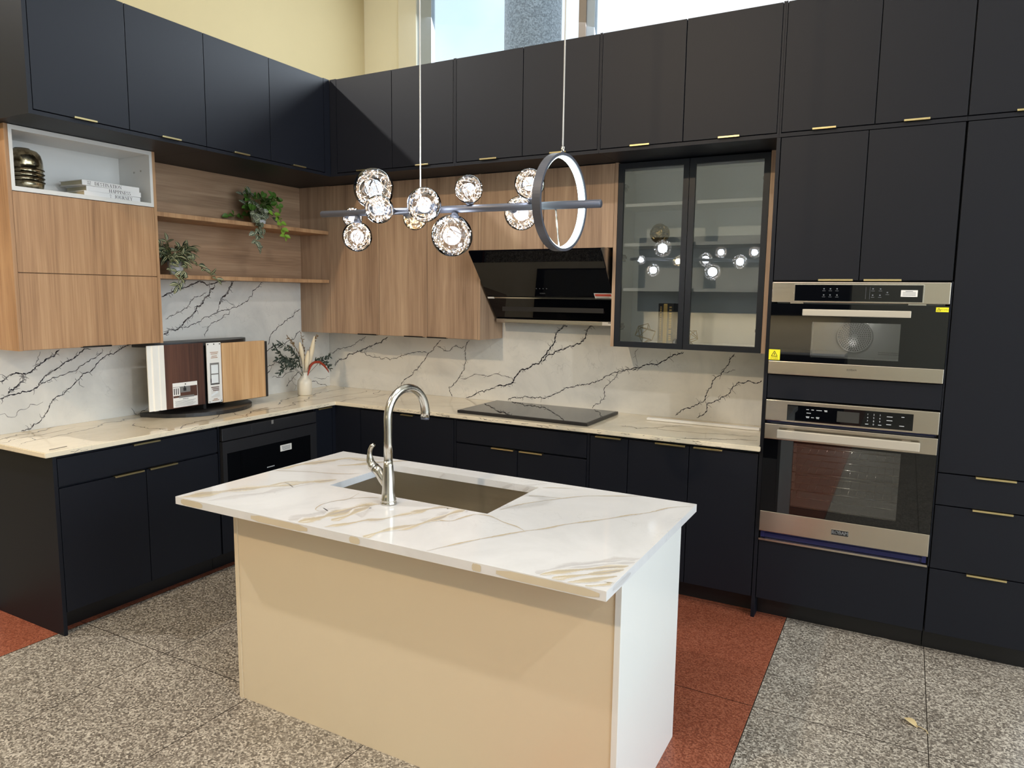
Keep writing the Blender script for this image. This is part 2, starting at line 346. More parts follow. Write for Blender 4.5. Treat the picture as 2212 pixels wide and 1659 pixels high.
def leafmat(name, edge, mid, mode):
    m, nt, b = new_mat(name)
    uv = nt.nodes.new('ShaderNodeTexCoord'); sp = nt.nodes.new('ShaderNodeSeparateXYZ'); nt.links.new(uv.outputs['UV'], sp.inputs['Vector'])
    s = nt.nodes.new('ShaderNodeMath'); s.operation = 'MULTIPLY_ADD'; s.inputs[1].default_value = 2.0; s.inputs[2].default_value = -1.0
    ab = nt.nodes.new('ShaderNodeMath'); ab.operation = 'ABSOLUTE'
    nt.links.new(sp.outputs['Y'], s.inputs[0]); nt.links.new(s.outputs[0], ab.inputs[0])
    if mode == 'stripe':
        r = ramp(nt, [(0.0, edge), (0.20, edge), (0.28, mid), (0.44, mid), (0.52, edge)])
        nt.links.new(ab.outputs[0], r.inputs['Fac'])
    elif mode == 'vein':
        mul = nt.nodes.new('ShaderNodeMath'); mul.operation = 'MULTIPLY_ADD'; mul.inputs[1].default_value = 5.0
        m2 = nt.nodes.new('ShaderNodeMath'); m2.operation = 'MULTIPLY'; m2.inputs[1].default_value = -1.4; nt.links.new(ab.outputs[0], m2.inputs[0])
        nt.links.new(sp.outputs['X'], mul.inputs[0]); nt.links.new(m2.outputs[0], mul.inputs[2])
        pp = nt.nodes.new('ShaderNodeMath'); pp.operation = 'PINGPONG'; pp.inputs[1].default_value = 0.5; nt.links.new(mul.outputs[0], pp.inputs[0])
        mn = nt.nodes.new('ShaderNodeMath'); mn.operation = 'MINIMUM'; nt.links.new(pp.outputs[0], mn.inputs[0])
        m3 = nt.nodes.new('ShaderNodeMath'); m3.operation = 'MULTIPLY'; m3.inputs[1].default_value = 1.6; nt.links.new(ab.outputs[0], m3.inputs[0]); nt.links.new(m3.outputs[0], mn.inputs[1])
        r = ramp(nt, [(0.07, mid), (0.15, edge)]); nt.links.new(mn.outputs[0], r.inputs['Fac'])
    else:
        r = ramp(nt, [(0.0, mid), (0.12, edge)]); nt.links.new(ab.outputs[0], r.inputs['Fac'])
    nt.links.new(r.outputs['Color'], b.inputs['Base Color']); b.inputs['Roughness'].default_value = 0.45
    return m
M_leaf1 = leafmat('striped_leaf', lin(44, 62, 44), lin(214, 206, 160), 'stripe')
M_leaf2 = leafmat('white_veined_leaf', lin(34, 52, 34), lin(214, 216, 186), 'vein')
M_leaf3 = leafmat('fresh_green_leaf', lin(78, 116, 44), lin(120, 150, 70), 'plain')
M_leaf4 = leafmat('lime_leaf', lin(124, 164, 54), lin(160, 190, 84), 'plain')

# ------------------------------------------------------------------ mesh helpers
RNG = random.Random(7)
OFF = {}
def _link(o, parent):
    COL.objects.link(o)
    if parent is not None:
        o.parent = parent
        OFF[o] = OFF.get(parent, Vector((0, 0, 0)))
    else:
        OFF[o] = Vector((0, 0, 0))
    return o
def tag(o, label=None, cat=None, group=None, kind=None):
    if label: o['label'] = label
    if cat: o['category'] = cat
    if group: o['group'] = group
    if kind: o['kind'] = kind
    return o
def thing(name, label, cat, loc, group=None):
    o = bpy.data.objects.new(name, None); o.empty_display_size = 0.05
    COL.objects.link(o); o.location = loc; OFF[o] = Vector(loc)
    return tag(o, label, cat, group)
class MB:
    def __init__(s): s.v = []; s.f = []; s.m = []; s.u = []; s.s = []
    def add(s, vs, fs, mi=0, smooth=False, uvs=None):
        n = len(s.v); s.v += [Vector(p) for p in vs]
        for k, f in enumerate(fs):
            s.f.append([n + i for i in f]); s.m.append(mi); s.s.append(smooth)
            s.u.append([uvs[i] for i in f] if uvs else None)
        return s
    def box(s, x0, x1, y0, y1, z0, z1, bev=0.0, mi=0):
        x0, x1 = min(x0, x1), max(x0, x1); y0, y1 = min(y0, y1), max(y0, y1); z0, z1 = min(z0, z1), max(z0, z1)
        vs = [(x0, y0, z0), (x1, y0, z0), (x1, y1, z0), (x0, y1, z0), (x0, y0, z1), (x1, y0, z1), (x1, y1, z1), (x0, y1, z1)]
        fs = [(0, 3, 2, 1), (4, 5, 6, 7), (0, 1, 5, 4), (1, 2, 6, 5), (2, 3, 7, 6), (3, 0, 4, 7)]
        if bev <= 0: return s.add(vs, fs, mi)
        bm = bmesh.new(); bv = [bm.verts.new(p) for p in vs]
        for f in fs: bm.faces.new([bv[i] for i in f])
        bmesh.ops.bevel(bm, geom=bm.edges[:], offset=bev, segments=2, affect='EDGES', profile=0.6)
        bm.verts.index_update()
        s.add([v.co[:] for v in bm.verts], [[v.index for v in f.verts] for f in bm.faces], mi); bm.free()
        return s
    def ob(s, o, u0, u1, d0, d1, z0, z1, bev=0.0, mi=0):
        if o == 'L': return s.box(d0, d1, u0, u1, z0, z1, bev, mi)
        return s.box(u0, u1, -d1, -d0, z0, z1, bev, mi)
    def quad(s, a, b, c, d, mi=0): return s.add([a, b, c, d], [(0, 1, 2, 3)], mi, uvs=[(0, 0), (1, 0), (1, 1), (0, 1)])
    def prism(s, poly, fn, a0, a1, mi=0, smooth=False):
        # poly: 2-D points, fn(p, q, a) -> 3-D point
        n = len(poly)
        vs = [fn(p, q, a0) for p, q in poly] + [fn(p, q, a1) for p, q in poly]
        fs = [tuple(range(n - 1, -1, -1)), tuple(range(n, 2 * n))]
        for i in range(n):
            j = (i + 1) % n; fs.append((i, j, n + j, n + i))
        return s.add(vs, fs, mi, smooth)
    def tube(s, pts, r, n=8, mi=0, cap=True):
        pts = [Vector(p) for p in pts]; k = len(pts)
        rs = r if isinstance(r, (list, tuple)) else [r] * k
        t0 = (pts[1] - pts[0]).normalized()
        up = Vector((0, 0, 1)) if abs(t0.z) < 0.9 else Vector((1, 0, 0))
        nx = t0.cross(up).normalized(); vs = []
        for i in range(k):
            t = ((pts[min(i + 1, k - 1)] - pts[max(i - 1, 0)])).normalized()
            nx = (nx - t * nx.dot(t)).normalized(); ny = t.cross(nx)
            for j in range(n):
                a = 2 * PI * j / n; vs.append(pts[i] + (nx * math.cos(a) + ny * math.sin(a)) * rs[i])
        fs = []
        for i in range(k - 1):
            for j in range(n):
                q = (j + 1) % n; fs.append((i * n + j, i * n + q, (i + 1) * n + q, (i + 1) * n + j))
        if cap: fs.append(tuple(range(n - 1, -1, -1))); fs.append(tuple(range((k - 1) * n, k * n)))
        return s.add(vs, fs, mi, True)
    def lathe(s, c, prof, n=32, mi=0, axis=(0, 0, 1)):
        q = Vector((0, 0, 1)).rotation_difference(Vector(axis)); c = Vector(c); vs = []; fs = []
        for r, z in prof:
            for j in range(n):
                a = 2 * PI * j / n; vs.append(c + q @ Vector((r * math.cos(a), r * math.sin(a), z)))
        for i in range(len(prof) - 1):
            for j in range(n):
                k = (j + 1) % n; fs.append((i * n + j, i * n + k, (i + 1) * n + k, (i + 1) * n + j))
        if prof[0][0] > 1e-5: fs.append(tuple(range(n - 1, -1, -1)))
        if prof[-1][0] > 1e-5: fs.append(tuple(range((len(prof) - 1) * n, len(prof) * n)))
        return s.add(vs, fs, mi, True)
    def sphere(s, c, r, seg=24, ring=14, mi=0):
        return s.lathe(c, [(max(1e-6, r * math.sin(PI * i / ring)), -r * math.cos(PI * i / ring)) for i in range(ring + 1)], seg, mi)
    def octa(s, c, r, mi=0):
        c = Vector(c); vs = [c + Vector(p) * r for p in ((1, 0, 0), (-1, 0, 0), (0, 1, 0), (0, -1, 0), (0, 0, 1), (0, 0, -1))]
        return s.add(vs, [(0, 2, 4), (2, 1, 4), (1, 3, 4), (3, 0, 4), (2, 0, 5), (1, 2, 5), (3, 1, 5), (0, 3, 5)], mi)
    def build(s, name, mats, parent=None, auto=None):
        me = bpy.data.meshes.new(name)
        off = OFF.get(parent, Vector((0, 0, 0))) if parent is not None else Vector((0, 0, 0))
        me.from_pydata([v - off for v in s.v], [], s.f)
        for m in (mats if isinstance(mats, (list, tuple)) else [mats]): me.materials.append(m)
        for p, mi, sm in zip(me.polygons, s.m, s.s): p.material_index = mi; p.use_smooth = sm
        if any(u is not None for u in s.u):
            uvl = me.uv_layers.new(name='UVMap'); k = 0
            for p, u in zip(me.polygons, s.u):
                for j in range(p.loop_total):
                    uvl.data[p.loop_start + j].uv = u[j] if u else (0, 0)
        me.update()
        return _link(bpy.data.objects.new(name, me), parent)
def B(name, mat, parent, *boxes, bev=0.0):
    mb = MB()
    for b in boxes: mb.box(*b, bev=bev)
    return mb.build(name, mat, parent)
def OB(name, mat, parent, o, *boxes, bev=0.0):
    mb = MB()
    for b in boxes: mb.ob(o, *b, bev=bev)
    return mb.build(name, mat, parent)
def struct(mb, name, mats): return tag(mb.build(name, mats), kind='structure')
def text(mb, s, org, X, Z, size, mi=0, align='CENTER', squeeze=1.0):
    cu = bpy.data.curves.new('t', 'FONT'); cu.body = s; cu.size = size; cu.align_x = align; cu.align_y = 'CENTER'
    cu.resolution_u = 3
    o = bpy.data.objects.new('t', cu); COL.objects.link(o)
    dg = bpy.context.evaluated_depsgraph_get(); me = bpy.data.meshes.new_from_object(o.evaluated_get(dg))
    org, X, Z = Vector(org), Vector(X), Vector(Z)
    mb.add([org + X * v.co.x * squeeze + Z * v.co.y for v in me.vertices], [tuple(p.vertices) for p in me.polygons], mi)
    bpy.data.objects.remove(o); bpy.data.curves.remove(cu); bpy.data.meshes.remove(me)
def pt(o, u, d, z): return (d, u, z) if o == 'L' else (u, -d, z)
AX = {'L': Vector((0, 1, 0)), 'B': Vector((1, 0, 0))}
ZA = Vector((0, 0, 1))
def pull(parent, o, u0, u1, z, d, where, mat=None):
    mb = MB(); s = 1 if where == 'top' else -1
    mb.ob(o, u0, u1, d - 0.012, d + 0.013, z, z + s * 0.0028)
    mb.ob(o, u0, u1, d + 0.0105, d + 0.0135, z + s * 0.0028, z - s * 0.0055, bev=0.0008)
    return mb.build('handle', mat or M_brass, parent)
def door(parent, o, u0, u1, z0, z1, d=0.62, th=0.02, mat=None, hs=(), name='door', hmat=None):
    p = OB(name, mat or M_black, parent, o, (u0, u1, d - th, d, z0, z1), bev=0.0012)
    for h in hs: pull(p, o, h[0], h[1], z1 + 0.0005 if h[2] == 'top' else z0 - 0.0005, d, h[2], hmat)
    return p

# ------------------------------------------------------------------ marble veins
def cr(P, n=6):
    out = []
    for i in range(len(P) - 1):
        a = P[max(i - 1, 0)]; b = P[i]; c = P[i + 1]; d = P[min(i + 2, len(P) - 1)]
        for k in range(n):
            t = k / n
            out.append(tuple(0.5 * ((2 * b[j]) + (-a[j] + c[j]) * t + (2 * a[j] - 5 * b[j] + 4 * c[j] - d[j]) * t * t + (-a[j] + 3 * b[j] - 3 * c[j] + d[j]) * t ** 3) for j in (0, 1)))
    out.append(tuple(P[-1])); return out
def jag(P, rng, amp, depth):
    for _ in range(depth):
        Q = [P[0]]
        for a, b in zip(P, P[1:]):
            L = math.hypot(b[0] - a[0], b[1] - a[1]); k = rng.gauss(0, amp) * L
            nx, ny = (-(b[1] - a[1]) / L, (b[0] - a[0]) / L) if L > 1e-6 else (0, 0)
            Q += [((a[0] + b[0]) / 2 + nx * k, (a[1] + b[1]) / 2 + ny * k), b]
        P = Q
    return P
_lay = [0]
def ribbon(mb, P, widths, fn, mi, clamp=None):
    _lay[0] += 1; h = 0.00025 + (_lay[0] % 60) * 0.000012
    n = len(P); vs = []; uv = []; L = 0
    for i in range(n):
        a = P[max(i - 1, 0)]; b = P[min(i + 1, n - 1)]
        tx, ty = b[0] - a[0], b[1] - a[1]; l = math.hypot(tx, ty) or 1
        nx, ny = -ty / l, tx / l; w = widths[i] / 2
        if i: L += math.hypot(P[i][0] - P[i - 1][0], P[i][1] - P[i - 1][1])
        for sgn, v in ((-1, 0), (1, 1)):
            q = (P[i][0] + nx * w * sgn, P[i][1] + ny * w * sgn)
            if clamp: q = clamp(q)
            vs.append(fn(q[0], q[1], h)); uv.append((L, v))
    f = [(2 * i, 2 * i + 2, 2 * i + 3, 2 * i + 1) for i in range(n - 1)]
    a, b, c = Vector(vs[f[0][0]]), Vector(vs[f[0][1]]), Vector(vs[f[0][2]])
    if ((b - a).cross(c - a)).dot(Vector(fn(0, 0, 1)) - Vector(fn(0, 0, 0))) < 0: f = [tuple(reversed(x)) for x in f]
    mb.add(vs, f, mi, uvs=uv)
def crack_veins(mb, data, fn, mi, clamp, seed, spurs=1.0):
    rng = random.Random(seed)
    for w, P in data:
        Q = jag(P, rng, 0.11, 3 if w >= 3 else 2)
        W = w * 0.001
        ws = []; k = rng.random() * 9
        for i in range(len(Q)):
            e = min(1, (i + 1) / 3, (len(Q) - i) / 4)
            ws.append(max(0.0020, W * 2.15 * e * (0.55 + 0.75 * abs(math.sin(i * 0.53 + k)) * rng.uniform(0.5, 1.1))))
        ribbon(mb, Q, ws, fn, mi, clamp)
        if w < 2.5: continue
        for i in range(2, len(Q) - 2):
            if rng.random() < 0.16 * spurs * min(2, w / 4):
                a = rng.uniform(0, 2 * PI); l = rng.uniform(0.008, 0.035)
                S2 = [Q[i], (Q[i][0] + math.cos(a) * l * 0.5, Q[i][1] + math.sin(a) * l * 0.5), (Q[i][0] + math.cos(a + rng.uniform(-.6, .6)) * l, Q[i][1] + math.sin(a + rng.uniform(-.6, .6)) * l)]
                S2 = jag(S2, rng, 0.15, 1)
                ribbon(mb, S2, [W * 0.8 * (1 - j / len(S2)) + 0.0012 for j in range(len(S2))], fn, mi, clamp)
LS=[[6,[[-2.436,1.191],[-2.403,1.212],[-2.369,1.226],[-2.326,1.218],[-2.28,1.23],[-2.259,1.253],[-2.207,1.286],[-2.158,1.305],[-2.128,1.338]]],[2,[[-2.259,1.253],[-2.252,1.279],[-2.244,1.307],[-2.231,1.334]]],[7,[[-2.326,1.218],[-2.323,1.196],[-2.342,1.174],[-2.367,1.153],[-2.393,1.14],[-2.402,1.123]]],[5,[[-2.442,1.102],[-2.402,1.115],[-2.362,1.118],[-2.332,1.129],[-2.29,1.128],[-2.247,1.152],[-2.23,1.179],[-2.204,1.205],[-2.172,1.223],[-2.117,1.256],[-2.066,1.281],[-2.023,1.306],[-1.953,1.329]]],[3,[[-2.247,1.152],[-2.207,1.172],[-2.174,1.188],[-2.113,1.197],[-2.05,1.212],[-2.005,1.243],[-1.961,1.272],[-1.915,1.292],[-1.891,1.33]]],[4,[[-2.353,0.918],[-2.312,0.921],[-2.287,0.948],[-2.243,0.974],[-2.213,1.007],[-2.199,1.039],[-2.182,1.066],[-2.149,1.083],[-2.12,1.088],[-2.097,1.115],[-2.054,1.149],[-2.027,1.172],[-2.004,1.195],[-1.942,1.22],[-1.908,1.261],[-1.848,1.292],[-1.801,1.307],[-1.753,1.331],[-1.681,1.336]]],[2,[[-2.032,1.159],[-2.03,1.129],[-2.005,1.118]]],[2,[[-1.731,0.96],[-1.714,0.925],[-1.695,0.913],[-1.654,0.935],[-1.623,0.945]]],[1.5,[[-2.448,1.02],[-2.377,0.998],[-2.346,1.034],[-2.299,1.056],[-2.233,1.06]]],[7,[[-1.493,1.627],[-1.436,1.652],[-1.387,1.678],[-1.326,1.689],[-1.242,1.718],[-1.193,1.727],[-1.113,1.715],[-1.042,1.733],[-0.963,1.748]]],[6,[[-1.387,1.678],[-1.38,1.703],[-1.33,1.724],[-1.288,1.743]]],[7,[[-1.492,1.395],[-1.467,1.399],[-1.432,1.425],[-1.386,1.423],[-1.362,1.44],[-1.337,1.47],[-1.289,1.5],[-1.264,1.525],[-1.237,1.571],[-1.206,1.581],[-1.174,1.623],[-1.142,1.639],[-1.134,1.676],[-1.094,1.713]]],[3,[[-1.473,1.489],[-1.416,1.512],[-1.357,1.537],[-1.315,1.556],[-1.284,1.602],[-1.259,1.628],[-1.198,1.639],[-1.16,1.66]]],[9,[[-0.937,1.743],[-0.958,1.71],[-0.98,1.677],[-1.014,1.639],[-1.048,1.612],[-1.069,1.575]]],[3,[[-1.069,1.575],[-1.084,1.533],[-1.097,1.512]]],[3.5,[[-1.345,1.429],[-1.304,1.438],[-1.255,1.452],[-1.205,1.482],[-1.149,1.497],[-1.084,1.522],[-1.051,1.538],[-0.986,1.539],[-0.931,1.558],[-0.876,1.579],[-0.819,1.607],[-0.783,1.635],[-0.774,1.674],[-0.715,1.714],[-0.678,1.743]]],[2,[[-1.048,1.612],[-0.996,1.602],[-0.964,1.58],[-0.925,1.558]]],[3,[[-1.186,1.366],[-1.178,1.397],[-1.164,1.428],[-1.106,1.464],[-1.054,1.479],[-0.987,1.51],[-0.979,1.537]]],[1.5,[[-1.164,1.428],[-1.208,1.43]]],[4,[[-0.651,1.283],[-0.635,1.329],[-0.587,1.385],[-0.524,1.419],[-0.484,1.453],[-0.452,1.47],[-0.403,1.481],[-0.386,1.516],[-0.319,1.54]]],[4,[[-0.683,1.233],[-0.606,1.275],[-0.529,1.277],[-0.449,1.302],[-0.367,1.353],[-0.325,1.376]]],[4,[[-0.676,1.116],[-0.588,1.156],[-0.496,1.125]]],[4,[[-0.675,1.069],[-0.62,1.123]]],[3,[[-0.623,1.041],[-0.546,1.034],[-0.458,1.062],[-0.401,1.069]]],[4,[[-0.486,0.955],[-0.452,0.994],[-0.402,1.032],[-0.335,1.063]]],[3,[[-0.228,0.972],[-0.158,0.959],[-0.114,0.935],[-0.033,0.913]]],[2,[[-0.406,0.922],[-0.38,0.956],[-0.421,0.973]]],[2,[[-0.192,0.994],[-0.113,0.98],[-0.022,0.99]]]]
BS=[[3,[[0.023,1.181],[0.075,1.198],[0.104,1.224],[0.196,1.235],[0.278,1.26],[0.35,1.298],[0.395,1.33]]],[6,[[0.068,1.076],[0.082,1.106],[0.129,1.137],[0.194,1.154],[0.249,1.185],[0.304,1.212],[0.358,1.229],[0.429,1.256],[0.499,1.28],[0.576,1.317],[0.611,1.335]]],[3,[[0.322,1.21],[0.375,1.205],[0.436,1.177],[0.497,1.17],[0.609,1.169],[0.693,1.174],[0.769,1.205],[0.835,1.225],[0.916,1.235],[0.98,1.232]]],[4,[[1.098,1.332],[1.059,1.291],[1.028,1.251],[0.98,1.222],[0.948,1.168],[0.899,1.125],[0.883,1.098],[0.792,1.032],[0.742,0.994],[0.725,0.953],[0.699,0.917]]],[3,[[1.059,1.285],[1.114,1.268],[1.191,1.271],[1.252,1.284],[1.312,1.299]]],[4,[[1.346,1.339],[1.316,1.296],[1.312,1.245],[1.313,1.201],[1.305,1.143],[1.283,1.109],[1.253,1.056],[1.215,1.021],[1.168,0.985],[1.184,0.947],[1.2,0.915]]],[2.5,[[1.268,1.057],[1.321,1.06],[1.366,1.082],[1.418,1.095],[1.469,1.095],[1.498,1.085],[1.542,1.103],[1.599,1.107],[1.656,1.095],[1.705,1.089]]],[5,[[1.564,1.02],[1.492,0.993],[1.396,0.95],[1.314,0.915]]],[7,[[2.114,1.467],[2.083,1.461],[2.057,1.436],[2.031,1.407],[2.022,1.373],[2.012,1.339],[1.986,1.304],[1.965,1.289],[1.939,1.248],[1.918,1.218],[1.885,1.202],[1.842,1.175],[1.809,1.163],[1.764,1.15],[1.742,1.119],[1.715,1.087],[1.709,1.062],[1.681,1.045],[1.63,1.028],[1.56,1.018]]],[6,[[2.297,1.468],[2.267,1.458],[2.253,1.429],[2.244,1.396],[2.229,1.372],[2.184,1.351],[2.117,1.325],[2.055,1.3],[2.023,1.287],[2.013,1.272],[1.981,1.27],[1.955,1.24],[1.929,1.214]]],[4,[[1.666,0.927],[1.7,0.95],[1.768,0.953],[1.801,0.971],[1.845,0.962],[1.879,0.962],[1.933,0.966],[1.976,0.98],[2.03,1.003],[2.072,1.021],[2.113,1.051],[2.165,1.06],[2.211,1.077],[2.282,1.087],[2.327,1.107],[2.362,1.121],[2.386,1.141],[2.435,1.168],[2.497,1.188],[2.555,1.201],[2.606,1.215],[2.639,1.229]]],[2,[[1.933,0.966],[1.923,0.936]]],[3,[[2.307,0.927],[2.317,0.947],[2.357,0.963],[2.386,0.996],[2.39,1.024],[2.384,1.057],[2.398,1.086],[2.436,1.117],[2.465,1.147],[2.502,1.188]]],[2,[[2.609,1.338],[2.594,1.292],[2.576,1.277]]],[2,[[2.594,1.292],[2.601,1.224]]],[5,[[2.502,1.19],[2.529,1.198],[2.574,1.208],[2.609,1.216],[2.64,1.229],[2.675,1.241],[2.714,1.244],[2.752,1.252],[2.79,1.275],[2.823,1.298],[2.865,1.315],[2.902,1.331]]],[2,[[2.823,1.298],[2.814,1.327]]],[4,[[3.208,1.336],[3.182,1.305],[3.179,1.28],[3.161,1.255],[3.146,1.226],[3.132,1.201],[3.104,1.187],[3.085,1.165],[3.082,1.144],[3.06,1.101],[3.045,1.067],[3.038,1.038],[3.01,1.023],[2.994,1.009],[2.962,0.994],[2.921,0.978],[2.892,0.954],[2.864,0.93]]],[4,[[3.369,1.186],[3.347,1.169],[3.312,1.172],[3.271,1.164],[3.228,1.159],[3.217,1.142],[3.192,1.103],[3.165,1.077],[3.138,1.066],[3.123,1.049],[3.099,1.035],[3.059,1.025],[3.06,0.998],[3.05,0.964],[3.022,0.943],[2.998,0.928]]],[2,[[3.147,1.218],[3.17,1.219],[3.197,1.235],[3.216,1.238]]]]
CT=[[4,[[0.141,-2.518],[0.114,-2.467],[0.103,-2.356],[0.018,-2.207],[-0.046,-2.139],[-0.023,-2.111],[-0.027,-2.071]]],[3,[[0.341,-2.522],[0.299,-2.441],[0.199,-2.414]]],[3,[[0.238,-2.566],[0.194,-2.496],[0.185,-2.399],[0.169,-2.278],[0.118,-2.13]]],[4,[[0.286,-2.427],[0.29,-2.345],[0.274,-2.26],[0.246,-2.204],[0.244,-2.155],[0.216,-2.068],[0.122,-1.962],[0.158,-1.895],[0.113,-1.772],[0.091,-1.659]]],[3,[[0.273,-1.879],[0.4,-1.938],[0.474,-1.944],[0.579,-1.903]]],[4,[[0.5,-1.931],[0.584,-1.925],[0.666,-1.919],[0.582,-1.806],[0.524,-1.663],[0.507,-1.537],[0.393,-1.313]]],[3,[[0.393,-1.313],[0.524,-1.382],[0.63,-1.401]]],[5,[[0.711,-1.473],[0.63,-1.401],[0.533,-1.285],[0.465,-1.136],[0.459,-1.073]]],[5,[[0.506,-1.239],[0.522,-1.132],[0.539,-1.021],[0.438,-0.8],[0.469,-0.742],[0.334,-0.508],[0.236,-0.261],[0.185,-0.051]]],[6,[[0.422,-0.957],[0.299,-0.816],[0.273,-0.714],[0.211,-0.547]]],[3,[[0.438,-0.8],[0.494,-0.608],[0.48,-0.453],[0.49,-0.318],[0.442,-0.026]]],[3,[[0.784,-0.72],[0.648,-0.425],[0.739,-0.323],[0.692,-0.138]]],[3,[[0.477,-0.003],[0.648,-0.212],[0.699,-0.179],[0.782,-0.123]]],[5,[[2.667,-0.461],[2.708,-0.448],[2.776,-0.492],[2.802,-0.451],[2.848,-0.421],[2.892,-0.356],[2.933,-0.305],[2.967,-0.258],[3.043,-0.247]]],[3,[[2.865,-0.423],[2.943,-0.447],[3.0,-0.446],[3.073,-0.435],[3.162,-0.414],[3.249,-0.393],[3.301,-0.383],[3.42,-0.352]]],[5,[[2.935,-0.646],[2.978,-0.663],[3.045,-0.642],[3.112,-0.622],[3.186,-0.586],[3.265,-0.547],[3.34,-0.489],[3.44,-0.468]]]]
IS=[[75,[[1.633,-2.618],[1.679,-2.531],[1.713,-2.453],[1.756,-2.378],[1.807,-2.306],[1.853,-2.226],[1.913,-2.158],[1.968,-2.087]]],[-40,[[1.768,-2.586],[1.81,-2.48],[1.861,-2.402],[1.879,-2.313],[1.932,-2.178]]],[60,[[1.613,-2.08],[1.632,-1.974],[1.68,-1.879],[1.737,-1.747],[1.867,-1.736]]],[45,[[1.796,-1.892],[1.867,-1.817],[1.927,-1.727],[2.04,-1.602]]],[-40,[[1.613,-1.92],[1.693,-1.816],[1.799,-1.737],[1.928,-1.643]]],[-9,[[1.613,-2.112],[1.746,-2.054],[1.901,-2.007],[1.981,-1.958]]],[65,[[2.261,-2.601],[2.287,-2.519],[2.302,-2.448],[2.308,-2.364],[2.324,-2.312],[2.362,-2.28]]],[35,[[2.348,-2.527],[2.355,-2.448],[2.344,-2.375],[2.349,-2.323]]],[-75,[[2.212,-2.601],[2.234,-2.52],[2.258,-2.459],[2.309,-2.396],[2.353,-2.385],[2.413,-2.443]]],[28,[[2.372,-2.592],[2.419,-2.521],[2.445,-2.462],[2.487,-2.422],[2.51,-2.355],[2.542,-2.288]]],[-7,[[2.224,-2.463],[2.198,-2.454],[2.176,-2.401],[2.181,-2.346],[2.21,-2.284],[2.191,-2.202]]],[-7,[[2.21,-2.284],[2.256,-2.238],[2.301,-2.211]]],[30,[[2.561,-2.606],[2.567,-2.55],[2.586,-2.485],[2.627,-2.404]]],[35,[[2.6,-2.5],[2.623,-2.452],[2.637,-2.391],[2.656,-2.306],[2.66,-2.25],[2.67,-2.19],[2.687,-2.149]]],[40,[[2.51,-2.384],[2.539,-2.299],[2.558,-2.237],[2.608,-2.172],[2.656,-2.178]]],[-60,[[2.619,-2.365],[2.646,-2.293],[2.671,-2.22],[2.696,-2.174]]],[13,[[2.669,-2.326],[2.712,-2.31],[2.728,-2.244],[2.746,-2.195]]],[-9,[[2.746,-2.195],[2.802,-2.19],[2.881,-2.227],[2.949,-2.249],[2.99,-2.276]]],[13,[[2.813,-2.604],[2.846,-2.529],[2.883,-2.453],[2.925,-2.381],[2.99,-2.276],[3.039,-2.213],[3.082,-2.134],[3.133,-2.067],[3.186,-1.998],[3.237,-1.919],[3.293,-1.846],[3.342,-1.745],[3.416,-1.679]]],[-9,[[2.795,-2.105],[2.823,-2.015],[2.871,-1.931],[2.939,-1.834],[3.004,-1.76],[3.101,-1.701],[3.222,-1.628]]],[-6,[[2.8,-1.878],[2.864,-1.856],[2.937,-1.842]]],[-45,[[3.193,-2.593],[3.224,-2.544],[3.263,-2.483],[3.323,-2.409],[3.384,-2.356],[3.42,-2.32]]],[-25,[[3.231,-2.559],[3.288,-2.488],[3.349,-2.419],[3.416,-2.36]]],[30,[[3.209,-2.598],[3.264,-2.533],[3.326,-2.472],[3.408,-2.398]]],[30,[[3.253,-2.606],[3.296,-2.557],[3.358,-2.496],[3.407,-2.433]]],[30,[[3.302,-2.609],[3.358,-2.55],[3.407,-2.492]]],[25,[[3.357,-2.609],[3.405,-2.563],[3.41,-2.543]]],[-25,[[2.701,-1.776],[2.734,-1.725],[2.78,-1.67]]],[-8,[[2.794,-1.74],[2.829,-1.719],[2.909,-1.683]]]]

# ------------------------------------------------------------------ the setting
XS = [-4.4, -3.78, -3.16, -2.54, -1.92, -1.30, -0.67, -0.05, 0.57, 1.19, 1.81, 2.43, 3.03, 3.648, 4.275, 4.89, 5.51, 6.13, 6.75, 7.37, 7.99, 8.61, 9.0]
YS = [-10.2, -9.45, -8.85, -7.925, -7.0, -6.075, -5.15, -4.225, -3.325, -2.40, -1.48, -0.555, 0.37, 1.295, 2.22, 3.5]
fl = MB(); fl.box(XS[0], XS[-1], YS[0], YS[-1], -0.12, -0.002, mi=2)
g = 0.0018
for i in range(len(XS) - 1):
    for j in range(len(YS) - 1):
        red = (XS[i], XS[i + 1]) in ((-0.05, 0.57), (3.03, 3.648))
        a, b, c, d = XS[i] + g, XS[i + 1] - g, YS[j] + g, YS[j + 1] - g
        fl.quad((a, c, 0), (b, c, 0), (b, d, 0), (a, d, 0), 1 if red else 0)
struct(fl, 'floor', [M_floor, M_floor_red, M_joint])
YW, XW, H = 3.343, -2.4, 6.2
# far wall with the clerestory opening
WX0, WX1, WZ0, WZ1 = -1.56, 6.4, 3.15, 5.75
m = MB(); m.box(XW, -1.838, YW, YW + 0.3, 0, H); m.box(WX1, 9.0, YW, YW + 0.3, WZ0, H); m.box(-1.838, 4.95, YW, YW + 0.3, 0, WZ0); m.box(4.95, 8.4, YW, YW + 0.3, 2.9, WZ0); m.box(8.4, 9.0, YW, YW + 0.3, 0, WZ0); m.box(-1.838, WX1, YW, YW + 0.3, WZ1, H)
struct(m, 'wall_back', M_wall3)
m = MB(); m.box(-1.838, WX0, YW - 0.012, YW + 0.3, WZ0, WZ1); struct(m, 'trim_1', M_wall2)
m = MB(); m.box(XW - 0.2, XW, -4.6, YW + 0.3, 0, H); struct(m, 'wall_left', M_wall)
